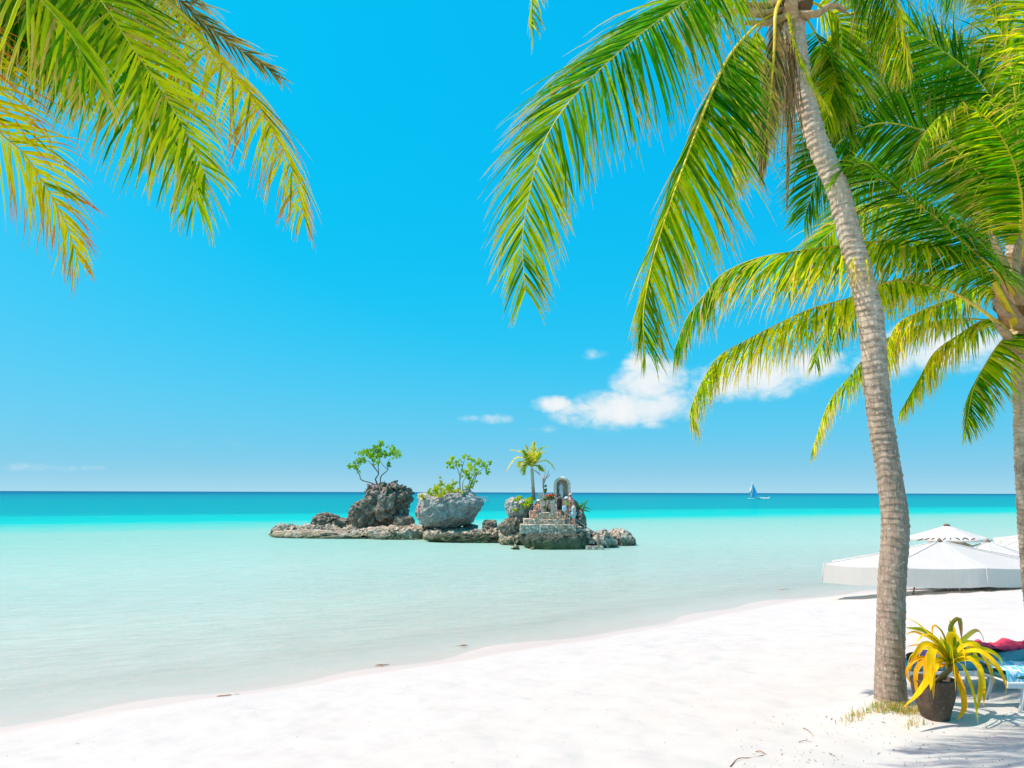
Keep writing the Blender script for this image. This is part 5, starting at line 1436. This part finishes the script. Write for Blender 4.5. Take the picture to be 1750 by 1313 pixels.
def canopy_mesh(c, r, zt, ze, n, rot, sag=.12, drop=0.0, hubr=0.04, wav=0.0, seed=0, sy=1.0):
    """octagonal tent canopy: apex zt, eave ze, valance drop"""
    V, F = [], []
    rings, per = 10, 6
    A = n * per
    rg = np.random.default_rng(seed)
    for i in range(rings + 1):
        u = i / rings
        for j in range(A):
            a = rot + 2 * math.pi * j / A
            k = (j % per) / per
            edge = math.cos(math.pi / n) / math.cos((k - .5) * 2 * math.pi / n)
            rr = (hubr + (r - hubr) * u) * edge
            z = zt + (ze - zt) * u - sag * math.sin(math.pi * k) * u * .35 - sag * .25 * math.sin(math.pi * u)
            V.append((c[0] + rr * math.cos(a), c[1] + sy * rr * math.sin(a), z))
    last = rings * A
    if drop:
        for q in (0.5, 1.0):
            for j in range(A):
                x, y, z = V[last + j]
                f = 1 + 0.012 * q + wav * math.sin(j * 2.1 + seed) * q
                V.append((c[0] + (x - c[0]) * f, c[1] + (y - c[1]) * f, z - drop * q - (0.03 * rg.random() if q == 1 else 0)))
    R_ = rings + (2 if drop else 0)
    for i in range(R_):
        for j in range(A):
            F.append((i * A + j, (i + 1) * A + j, (i + 1) * A + (j + 1) % A, i * A + (j + 1) % A))
    F.append(tuple(range(A)))
    return V, F


def parasol(cx, cy, r, zt, ze, drop, label, rot=0.0, cap=None, letters=False, seed=0, sy=1.0, group='white beach parasols'):
    zg = gz(cx, cy)
    o = empty('beach_parasol', (cx, cy, zg)); tag(o, label, 'parasol', group)
    V, F = canopy_mesh((cx, cy), r, zt, ze, 8, rot, .14, drop, wav=.011, seed=seed, sy=sy)
    cn = mesh_obj('canopy', V, F, M_TAN if cap else M_CANV, o)
    s_ = cn.modifiers.new('thickness', 'SOLIDIFY'); s_.thickness = .006
    s_ = cn.modifiers.new('crease', 'EDGE_SPLIT'); s_.split_angle = R(24)
    MB().tube([(cx, cy, zg - .1), (cx, cy, zt + .05)], .035, 10).build('pole', M_POLE, o)
    MB().lathe([(.32, 0), (.32, .05), (.10, .10), (.06, .35)], (cx, cy, zg - .02), 16).build('foot', M_CONC, o)
    for k in range(8):
        line = [V[i * 48 + k * 6] for i in range(11 if not drop else 13)]
        MB().tube([(q[0], q[1], q[2] + .012) for q in line], .014, 5).build('seam', M_SEAM, o)
    for k in range(8):
        a = rot + k * math.pi / 4
        MB().tube([(cx, cy, zt - .16), (cx + r * .5 * math.cos(a), cy + sy * r * .5 * math.sin(a), (zt + ze) / 2 - .20), (cx + r * .96 * math.cos(a), cy + sy * r * .96 * math.sin(a), ze - .10)], .018, 6).build('rib', M_POLE, o)
    MB().lathe([(.09, -.02), (.09, .03), (.04, .07), (.02, .12)], (cx, cy, zt), 12).build('finial', M_RUST, o)
    if cap:
        V, F = canopy_mesh((cx, cy), cap[0], cap[1], cap[2], 8, rot, .05, .05, seed=seed + 3)
        q = mesh_obj('vent_cap', V, F, M_CANV, o); s_ = q.modifiers.new('thickness', 'SOLIDIFY'); s_.thickness = .006
        MB().lathe([(.12, -.02), (.12, .03), (.05, .06)], (cx, cy, cap[1]), 12).build('finial', M_RUST, o)
    return o


def PX(px, d): return (px - 875) / FPX * d * 1.0
zz = lambda py, d, px=1600: U(px, py, d).z
d1 = 29.0
xc = U(1606, 930, d1).x
P1 = parasol(xc, d1, 4.32, zz(925, d1), zz(1002, d1 - 1.6) + .60, .60, 'big white canvas parasol with deep valance shading the loungers at the shore', R(8), seed=1, sy=.40)
d1b = 30.5
parasol(U(1688, 930, d1b).x, d1b, 2.6, zz(926, d1b), zz(965, d1b), .35, 'white canvas parasol just behind the big deep-valanced one', R(20), seed=2)
d2 = 32.0
P2 = parasol(U(1618, 900, d2).x, d2, 2.3, zz(914, d2), zz(962, d2), .22, 'vented parasol with white cap over a cream lettered canopy', R(12), cap=(1.52, zz(898, d2), zz(919.5, d2)), seed=3)
# dark lettering strokes printed on the cream canopy under the cap
m = MB()
rg = np.random.default_rng(2)
for k, (x0, x1, y0, y1) in enumerate(((1568, 1578, 923.6, 921), (1580, 1588, 922.2, 920.6), (1592, 1597, 922, 920.2), (1603, 1606, 922, 920), (1612, 1616, 922.4, 919.8), (1624, 1625, 922.2, 919.6), (1634, 1640, 919.6, 922.4), (1645, 1649, 922.4, 919.4), (1649, 1655, 919.4, 922.4), (1660, 1666, 922.6, 920.4))):
    dd = d2 - 1.55
    m.tube([U(x0, y0, dd), U(x1, y1, dd)], .022, 5)
lt = m.build('lettering', M_BLACK, P2)
d4 = 35.0
parasol(U(1765, 905, d4).x, d4, 1.5, zz(911, d4, 1765), zz(922, d4, 1765), .15, 'small white parasol peak standing farthest along the shore', R(5), seed=4)
parasol(U(1755, 935, 33).x, 33, 1.9, zz(927, 30, 1755), zz(950, 30, 1755), .2, 'white parasol half hidden behind the second palm trunk', R(15), seed=5)

# ------------------------------------------------------------------ sun loungers
M_PLAS = simple('white lounger plastic', (0.74, 0.74, 0.72), .4, .05, 4.0)
M_PLASG = simple('grey lounger plastic', (0.55, 0.57, 0.58), .45, .05, 4.0)
M_TEAK = simple('reddish lounger wood', (0.46, 0.20, 0.12), .6, .2, 12.0)
M_CUSH = simple('dark teal cushion', (0.015, 0.15, 0.145), .8, .2, 10.0, .3, 60.0)
M_CUSB = simple('sea blue cushion', (0.06, 0.28, 0.34), .8, .2, 10.0, .3, 60.0)


def lounger(x, y, rz, label, frame=M_PLAS, cush=M_CUSH, back=28, group='sun loungers on the sand', z=None):
    """long axis along local x, head towards +x"""
    zg = gz(x, y) if z is None else z
    o = empty('sun_lounger', (x, y, zg)); tag(o, label, 'sun lounger', group)
    M = Matrix.Translation((x, y, zg)) @ Matrix.Rotation(rz, 4, 'Z')
    T_ = lambda p: M @ Vector(p)
    def put(mb, name, mat, sm=True):
        ob = mb.build(name, mat, None, sm)
        ob.data.transform(Matrix.Translation((-x, -y, -zg)) @ M); ob.parent = o
        return ob
    for s_ in (-1, 1):
        put(MB().box((-.1, s_ * .30, .30), (1.75, .05, .07), bev=.015), 'side_rail', frame, False)
        for xx, lean in ((-.75, -.10), (.55, .10)):
            put(MB().tube([(xx, s_ * .30, .30), (xx + lean * .4, s_ * .31, .14), (xx + lean, s_ * .32, -.02)], [.03, .026, .022], 8), 'leg', frame)
    for k in range(9):
        put(MB().box((-.88 + k * .14, 0, .325), (.09, .58, .02), bev=.005), 'slat', frame, False)
    a = R(back)
    bx, bz = .32, .335
    put(MB().box((bx + .38 * math.cos(a), 0, bz + .38 * math.sin(a)), (.78, .60, .035), ry=-a, bev=.012), 'backrest', frame, False)
    put(MB().tube([(bx + .55 * math.cos(a), .2, bz + .55 * math.sin(a) - .02), (bx + .62, .2, .30)], .014, 6), 'prop', frame)
    put(MB().box((-.30, 0, .375), (1.24, .57, .075), bev=.03), 'seat_cushion', cush)
    put(MB().box((bx + .39 * math.cos(a) - .05 * math.sin(a), 0, bz + .39 * math.sin(a) + .055 * math.cos(a)), (.76, .57, .07), ry=-a, bev=.03), 'back_cushion', cush)
    o['_m'] = 0
    del o['_m']
    return o, T_


def cloth(name, T_, L, W, h, mat, label, seed, drape=.18, cat='towel', z0=.43, x0=0.0, slope=0.0):
    """crumpled towel lying on a lounger"""
    nx, ny = 36, 22
    V, F = [], []
    for i in range(nx):
        for j in range(ny):
            u, v = i / (nx - 1) - .5, j / (ny - 1) - .5
            X_, Y_ = u * L, v * W
            p = np.array([[X_ * 5 + seed, Y_ * 5, seed * 1.3]])
            z = z0 + h * (float(vnoise(p)[0]) * .5 + .5) + .5 * h * abs(float(vnoise(p * 2.3)[0])) + max(0, X_) * slope
            if abs(Y_) > .29: z -= (abs(Y_) - .29) * 1.6 if abs(Y_) - .29 < drape else drape * 1.6; Y_ = math.copysign(.29 + (abs(Y_) - .29) * .25, Y_)
            V.append(T_((X_ + x0, Y_ + .02 * math.sin(X_ * 9 + seed), z)))
    for i in range(nx - 1):
        for j in range(ny - 1): F.append((i * ny + j, (i + 1) * ny + j, (i + 1) * ny + j + 1, i * ny + j + 1))
    o = mesh_obj(name, V, F, mat)
    s_ = o.modifiers.new('thickness', 'SOLIDIFY'); s_.thickness = .012
    c = sum((Vector(v) for v in V), Vector()) / len(V)
    o.data.transform(Matrix.Translation(-c)); o.location = c
    tag(o, label, cat)
    return o


def at_height(px, py, h):
    """point on the view ray that is h above the sand"""
    r = ray(px, py)
    d = np.linspace(5, 60, 8000); k = d / r.y
    x, z = r.x * k, CAMZ + r.z * k
    i = int(np.argmax(z <= ground_z(x, d) + h))
    return float(x[i]), float(d[i])


ax, ay = at_height(1642, 1128, .42)
LA, TA = lounger(ax, ay, R(4), 'sun lounger with sea blue cushion between the palm trunk and the pot', M_PLAS, M_CUSB, 12)
bx_, by_ = at_height(1728, 1112, .42)
LB, TB = lounger(bx_, by_, R(-3), 'white framed sun lounger spread with a red towel, backrest raised', M_PLAS, M_CUSH, 30)
cx_, cy_ = at_height(1822, 1144, .42)
LC, TC = lounger(cx_, cy_, R(2), 'sun lounger covered by a blue and white towel beside the yellow plant', M_PLAS, M_CUSH, 16)
m_, nt_, b_, p_ = new_mat('blue and white striped towel')
w_ = worldpos(b_)
nt_.links.new(b_.ramp(b_.m('FRACT', b_.m('MULTIPLY', b_.noise(b_.scale(w_, 2.2, .7, .7), 3.0, 2.0), 6.0)), [(.0, (.72, .76, .80)), (.5, (.72, .76, .80)), (.55, (.10, .50, .68)), (.95, (.10, .50, .68))]), p_.inputs['Base Color'])
p_.inputs['Roughness'].default_value = .9
cloth('towel', TB, 1.05, .62, .10, simple('crimson towel', (0.88, 0.06, 0.13), .9, .25, 9.0, .5, 50.0), 'crumpled crimson towel lying on the raised lounger', 3, .1, x0=-.15)
cloth('towel', TC, 1.30, .80, .05, m_, 'blue and white towel draped over the lounger beside the yellow plant', 6, .2, x0=-.3)
cloth('towel', TB, .5, .46, .16, simple('lilac white towel', (0.66, 0.58, 0.68), .9, .2, 9.0, .5, 50.0), 'bundled pale lilac towel on top of the raised backrest', 8, .1, z0=.62, x0=.62, slope=.4)
pb = TA((-.46, .05, .41))
o = lump('bag', (0, 0, .11), (.13, .09, .13), simple('lilac plastic bag', (0.44, 0.32, 0.66), .5, .15, 10.0, transl=.25), None, (1, 1, 1), 6, 4, .18, 2.2); o.location = pb
tag(o, 'lilac plastic bag standing on the sea blue lounger', 'bag')
pb = TA((-.66, .05, .41))
o = lump('bag', (0, 0, .05), (.10, .07, .06), M_BLACK, None, (1, 1, 1), 6, 3, .15, 2.2); o.location = pb
tag(o, 'small black pouch next to the lilac bag', 'bag')
# loungers below the big parasol
for (px, py, mt, cu, lb, bk) in ((1668, 1009, M_PLASG, M_CUSB, 'grey lounger in the shade of the big white parasol', 20), (1590, 1006, M_TEAK, M_TAN, 'reddish wooden lounger in the shade of the big white parasol', 20), (1690, 1004, M_PLASG, M_CUSB, 'grey lounger behind another grey one under the big white parasol', 20), (1640, 1002, M_TEAK, M_TAN, 'wooden lounger farthest back under the big white parasol', 20)):
    y_ = d1 + {1668: -.5, 1590: -.3, 1690: .9, 1640: 1.1}[px]
    x_ = U(px, 1008, y_).x
    lounger(x_, y_, R(5), lb, mt, cu, bk, 'loungers under the big parasol')

# ------------------------------------------------------------------ potted plant
pg = ground_hit(1599, 1228)
PD = pg.y
pot = empty('potted_plant', pg)
tag(pot, 'brown clay pot of long yellow and green strap leaves beside the trunk', 'potted plant')
m_pot, nt_, b_, p_ = new_mat('weathered brown clay')
w_ = worldpos(b_)
cl = b_.ramp(b_.noise(w_, 5.0, 6.0, .65), [(.3, (.045, .030, .020)), (.55, (.095, .062, .040)), (.75, (.17, .11, .065))])
cl = b_.mix(b_.m('MULTIPLY', b_.ss(b_.noise(w_, 60.0, 2.0), .66, .72), .7), cl, (.45, .40, .33))
nt_.links.new(cl, p_.inputs['Base Color']); p_.inputs['Roughness'].default_value = .8
nt_.links.new(b_.bump(b_.noise(w_, 25.0, 5.0), .5, .01), p_.inputs['Normal'])
ps = 1.0 / FPX * PD
hh = 62 * ps
rt, rb_ = 34 * ps, 21 * ps
prof = [(rb_ * .96, -.03), (rb_, 0), (rb_ * 1.18, hh * .22), (rt * .90, hh * .5), (rt * .99, hh * .75), (rt, hh * .90), (rt * 1.03, hh * .94), (rt * 1.03, hh * .985), (rt * .99, hh), (rt * .90, hh * .985), (rt * .88, hh * .90)]
po = MB().lathe(prof, (pg.x, pg.y, pg.z), 40).build('pot', m_pot, pot)
MB().lathe([(rt * .885, hh * .89), (rt * .5, hh * .905), (.01, hh * .92)], (pg.x, pg.y, pg.z), 24).build('soil', simple('dark potting soil', (.04, .028, .02), .95, .3, 30.0, .8, 60.0), pot)
Y_, O_, G_, V_ = (0.95, 0.60, 0.010), (0.88, 0.42, 0.010), (0.17, 0.30, 0.012), (0.50, 0.48, 0.015)
LV = [  # (crop points), width px, start depth offset, end depth offset, colour, tip colour
    (((800, 480), (740, 360), (640, 270), (560, 200), (470, 155)), 9, 0, -.1, O_, Y_), (((800, 490), (700, 350), (600, 290), (540, 272), (480, 295)), 9, 0, .12, Y_, O_), (((790, 500), (690, 400), (600, 372), (485, 382)), 7, 0, .2, V_, O_),
    (((790, 470), (720, 330), (640, 288), (590, 330), (552, 368)), 9, 0, -.2, V_, Y_), (((800, 500), (770, 410), (700, 320), (610, 255), (478, 236)), 8, 0, .1, G_, V_), (((820, 500), (800, 400), (760, 280), (720, 233), (695, 232), (690, 305)), 11, 0, .1, G_, O_),
    (((830, 500), (850, 350), (820, 245), (850, 182), (890, 168), (905, 230), (911, 330)), 9, 0, -.05, G_, (.35, .16, .09)), (((830, 480), (850, 330), (842, 240), (818, 175)), 10, 0, .15, Y_, O_), (((840, 500), (870, 400), (940, 320), (1020, 262), (1062, 290), (1092, 372)), 9, 0, .1, G_, (.35, .16, .09)),
    (((840, 490), (900, 380), (970, 350), (985, 400), (975, 452)), 8, 0, .15, V_, Y_), (((850, 500), (930, 430), (1020, 400), (1130, 420), (1208, 480), (1218, 552)), 9, 0, .05, Y_, Y_), (((850, 510), (950, 460), (1080, 490), (1200, 570), (1250, 650), (1236, 800)), 8, 0, -.05, V_, O_),
    (((830, 480), (815, 310), (870, 308), (920, 420), (945, 552)), 11, 0, -.3, Y_, Y_), (((860, 500), (905, 520), (960, 640), (1000, 780), (1036, 972)), 14, 0, -.42, Y_, Y_), (((850, 520), (872, 600), (915, 720), (930, 850), (880, 945)), 10, 0, -.35, O_, O_),
    (((880, 490), (980, 480), (1050, 560), (1052, 700), (1030, 872)), 11, 0, -.2, Y_, O_), (((900, 480), (1000, 500), (1068, 620), (1080, 842)), 10, 0, -.15, Y_, O_), (((800, 500), (725, 430), (685, 400), (672, 560), (675, 718)), 14, 0, -.38, Y_, Y_),
    (((800, 520), (745, 500), (680, 600), (580, 750), (462, 852)), 13, 0, -.45, Y_, O_), (((780, 500), (640, 490), (568, 560), (562, 660), (575, 782)), 8, 0, -.1, O_, O_), (((770, 500), (600, 470), (495, 570), (555, 720)), 7, 0, .05, O_, O_), (((790, 520), (700, 560), (640, 640), (600, 740)), 9, 0, -.4, O_, Y_)]
for a_, b2 in ((770, 330), (830, 345), (800, 395), (862, 370), (885, 415), (720, 425), (745, 300), (690, 365), (920, 430), (700, 470), (810, 300), (880, 330)):
    LV.append((((822, 530), ((822 + a_) / 2 + 6, (530 + b2) / 2 - 20), (a_, b2)), 10, 0, rnd.uniform(-.25, .25), G_, V_ if rnd.random() < .5 else G_))
for k in range(13):      # outer ring of ageing leaves arching over the rim
    LV.append((None, rnd.uniform(6, 9), k * 2 * math.pi / 13 + rnd.uniform(-.2, .2), rnd.uniform(.42, .62), Y_ if rnd.random() < .65 else V_, O_ if rnd.random() < .6 else Y_))
for i, (pts, wpx, da, de, ca, ce) in enumerate(LV):
    n_ = 22
    if pts is None:
        o3 = U(1440 + 822 / 4.481, 1020 + 520 / 4.481, PD)
        hx, hy, rise = math.cos(da), math.sin(da), rnd.uniform(.10, .26)
        W3 = [o3 + Vector((hx * de * f, hy * de * f, h * rise if h > 0 else h)) for f, h in ((.03, 0), (.28, .8), (.6, 1.0), (.88, .25), (1.0, -rnd.uniform(.1, .32)))]
    else:
        cp = c5(*pts)
        W3 = [U(x, y, PD + da + (de - da) * (k / (len(cp) - 1)) ** .8) for k, (x, y) in enumerate(cp)]
    for q_ in W3: q_.z = max(q_.z, gz(q_.x, q_.y) + .012)
    P = catmull(W3, n_)
    T, S_, B = frames(P, (0.15, -.35, 1))
    uu = np.linspace(0, 1, n_)
    w = 1.02 * wpx * ps * np.interp(uu, [0, .15, .45, .75, .93, 1], [.7, .9, 1.0, .8, .35, .03]) * .5
    tw = rnd.uniform(-.5, .5) + uu * rnd.uniform(-.9, .9)
    sd3 = S_ * np.cos(tw)[:, None] + B * np.sin(tw)[:, None]
    nm = np.cross(sd3, T)
    V = np.stack([P - sd3 * w[:, None] + nm * w[:, None] * .35, P, P + sd3 * w[:, None] + nm * w[:, None] * .35], 1).reshape(-1, 3)
    F = [(k * 3 + e, k * 3 + e + 1, k * 3 + e + 4, k * 3 + e + 3) for k in range(n_ - 1) for e in (0, 1)]
    f = np.clip((uu - .35) / .6, 0, 1)[:, None]
    cb = np.array(ca) * (1 - f) + np.array(ce) * f
    cb = cb * (1 + .15 * vnoise(np.stack([uu * 8 + i * 3, uu * 0, uu * 0], 1)))[:, None]
    if ca == G_ and False: pass
    lf_ = mesh_obj('leaf', V, F, M_STRAP, pot, True, np.repeat(cb, 3, 0))
st_ = U(1440 + 820 / 4.481, 1020 + 560 / 4.481, PD)
MB().tube([Vector((pg.x + .02, pg.y, pg.z + hh * .88)), st_, U(1440 + 824 / 4.481, 1020 + 500 / 4.481, PD)], [.035, .03, .03], 10, col=(.20, .17, .07)).build('stem', M_RIB, pot)

# ------------------------------------------------------------------ grass, litter and twigs
rg = np.random.default_rng(9)
m = MB()
k = 0
GV, GF, GC = [], [], []
tufts = [(1490, 1212, 30), (1506, 1215, 40), (1530, 1216, 40), (1556, 1216, 40), (1470, 1222, 26), (1455, 1230, 20), (1548, 1222, 24), (1570, 1214, 24), (1562, 1240, 14), (1520, 1210, 30), (1540, 1212, 30), (1575, 1222, 12), (1440, 1236, 8)]
for (px, py, cnt) in tufts:
    c = ground_hit(px, py)
    for _ in range(cnt * 2):
        x, y = c.x + rg.normal(0, .07), c.y + rg.normal(0, .06)
        z = gz(x, y) - .005
        h_ = rg.uniform(.03, .11)
        a = rg.uniform(0, 2 * math.pi); lean = rg.uniform(.1, 1.0) * h_
        dx, dy = math.cos(a) * lean, math.sin(a) * lean
        wx, wy = -math.sin(a) * .004, math.cos(a) * .004
        GV += [(x - wx, y - wy, z), (x + wx, y + wy, z), (x + dx * .5 + wx * .7, y + dy * .5 + wy * .7, z + h_ * .7), (x + dx * .5 - wx * .7, y + dy * .5 - wy * .7, z + h_ * .7), (x + dx, y + dy, z + h_)]
        GF += [(k, k + 1, k + 2, k + 3), (k + 3, k + 2, k + 4)]; k += 5
        c_ = np.array((.30, .34, .06)) if rg.random() < .55 else np.array((.52, .42, .18))
        GC += [c_ * rg.uniform(.7, 1.2)] * 5
gr = mesh_obj('grass', GV, GF, M_FOL, None, False, np.array(GC))
tag(gr, 'sparse dry green grass around the foot of the leaning palm', kind='stuff')
# scattered bits of bark, leaf and shell on the sand
LVs, LFs, LCs = [], [], []
k = 0
spots = []
for _ in range(240): spots.append((rg.uniform(1250, 1750), rg.uniform(1215, 1312), 1.0))
for _ in range(170): spots.append((rg.uniform(0, 1500), rg.uniform(1130, 1312), .8))
for _ in range(60): spots.append((rg.uniform(350, 1450), rg.uniform(1040, 1200), .8))
for px, py, sc_ in spots:
    c = ground_hit(px, py)
    if shore_s(np.array([c.x]), np.array([c.y]))[0] < .5: continue
    L_ = sc_ * rg.choice([.008, .012, .02, .04], p=[.45, .35, .15, .05]); a = rg.uniform(0, math.pi)
    d_ = np.array([math.cos(a), math.sin(a), rg.uniform(-.1, .2)]); w_ = np.array([-math.sin(a), math.cos(a), 0]) * L_ * rg.uniform(.15, .5)
    p = np.array([c.x, c.y, c.z + .004])
    LVs += [p - d_ * L_, p + w_ * .5 + [0, 0, .004], p + d_ * L_, p - w_ * .5 + [0, 0, .004], p + [0, 0, .012 * sc_]]
    LFs += [(k, k + 1, k + 4), (k + 1, k + 2, k + 4), (k + 2, k + 3, k + 4), (k + 3, k, k + 4)]; k += 5
    LCs += [np.array(((.34, .24, .16), (.40, .30, .20), (.22, .16, .12), (.50, .42, .32))[rg.integers(4)])] * 5
li = mesh_obj('beach_litter', LVs, LFs, M_HUSK, None, False, np.array(LCs))
tag(li, 'scattered crumbs of bark and dry leaf on the white sand', kind='stuff')
for i, (pts, r, lb) in enumerate((([(1248, 1312), (1262, 1300), (1285, 1295), (1306, 1292)], .006, 'long thin reddish twig lying on the open sand'), ([(1292, 1286), (1300, 1288), (1312, 1291)], .006, 'short reddish twig beside the longer one on the sand'), ([(1372, 1246), (1382, 1252), (1392, 1260)], .004, 'thin dry stalk where the bright sand meets the litter'),
                                 ([(1570, 1218), (1585, 1226), (1598, 1228), (1612, 1228)], .006, 'bent brown twig lying in front of the clay pot'), ([(1365, 1270), (1375, 1269), (1388, 1268)], .004, 'straight pale stalk lying flat on the open sand'))):
    W3 = [ground_hit(x, y) + Vector((0, 0, .008 + .012 * math.sin(j * 2.1))) for j, (x, y) in enumerate(pts)]
    o = MB().tube(catmull(W3, 12), np.linspace(r, r * .5, 12), 6, col=(.34, .17, .10)).build('twig', M_HUSK)
    off = W3[0]; o.data.transform(Matrix.Translation(-off)); o.location = off
    tag(o, lb, 'twig', 'dry twigs on the sand')
for i, (px, py, w, lb) in enumerate(((388, 1190, .16, 'rust brown scrap of seaweed at the edge of the water'), (652, 1139, .14, 'strand of brown seaweed washed up on the damp sand'), (790, 1108, .16, 'thin dark weed line on the damp sand by the lagoon'), (1340, 1014, .25, 'tan clump of weed on the far waterline near the parasol'))):
    c = ground_hit(px, py)
    m = MB()
    for _ in range(26):
        a = rg.normal(0, w * .45); y_ = a * .45 + rg.normal(0, .03)
        x0, y0 = c.x + a, c.y + y_
        L_ = rg.uniform(.04, .14); t_ = rg.uniform(-.3, 1.0)
        P = [(x0 + L_ * s2 * math.cos(t_), y0 + L_ * s2 * math.sin(t_), max(gz(x0, y0), 0) + .012 + .012 * rg.random()) for s2 in (-.5, 0, .5)]
        m.tube(P, [.003, .008, .003], 6, .6, np.array((.36, .17, .06)) * rg.uniform(.7, 1.2))
    o = m.build('seaweed', M_HUSK); o.data.transform(Matrix.Translation(-c)); o.location = c
    tag(o, lb, 'seaweed', 'seaweed along the waterline', 'stuff')
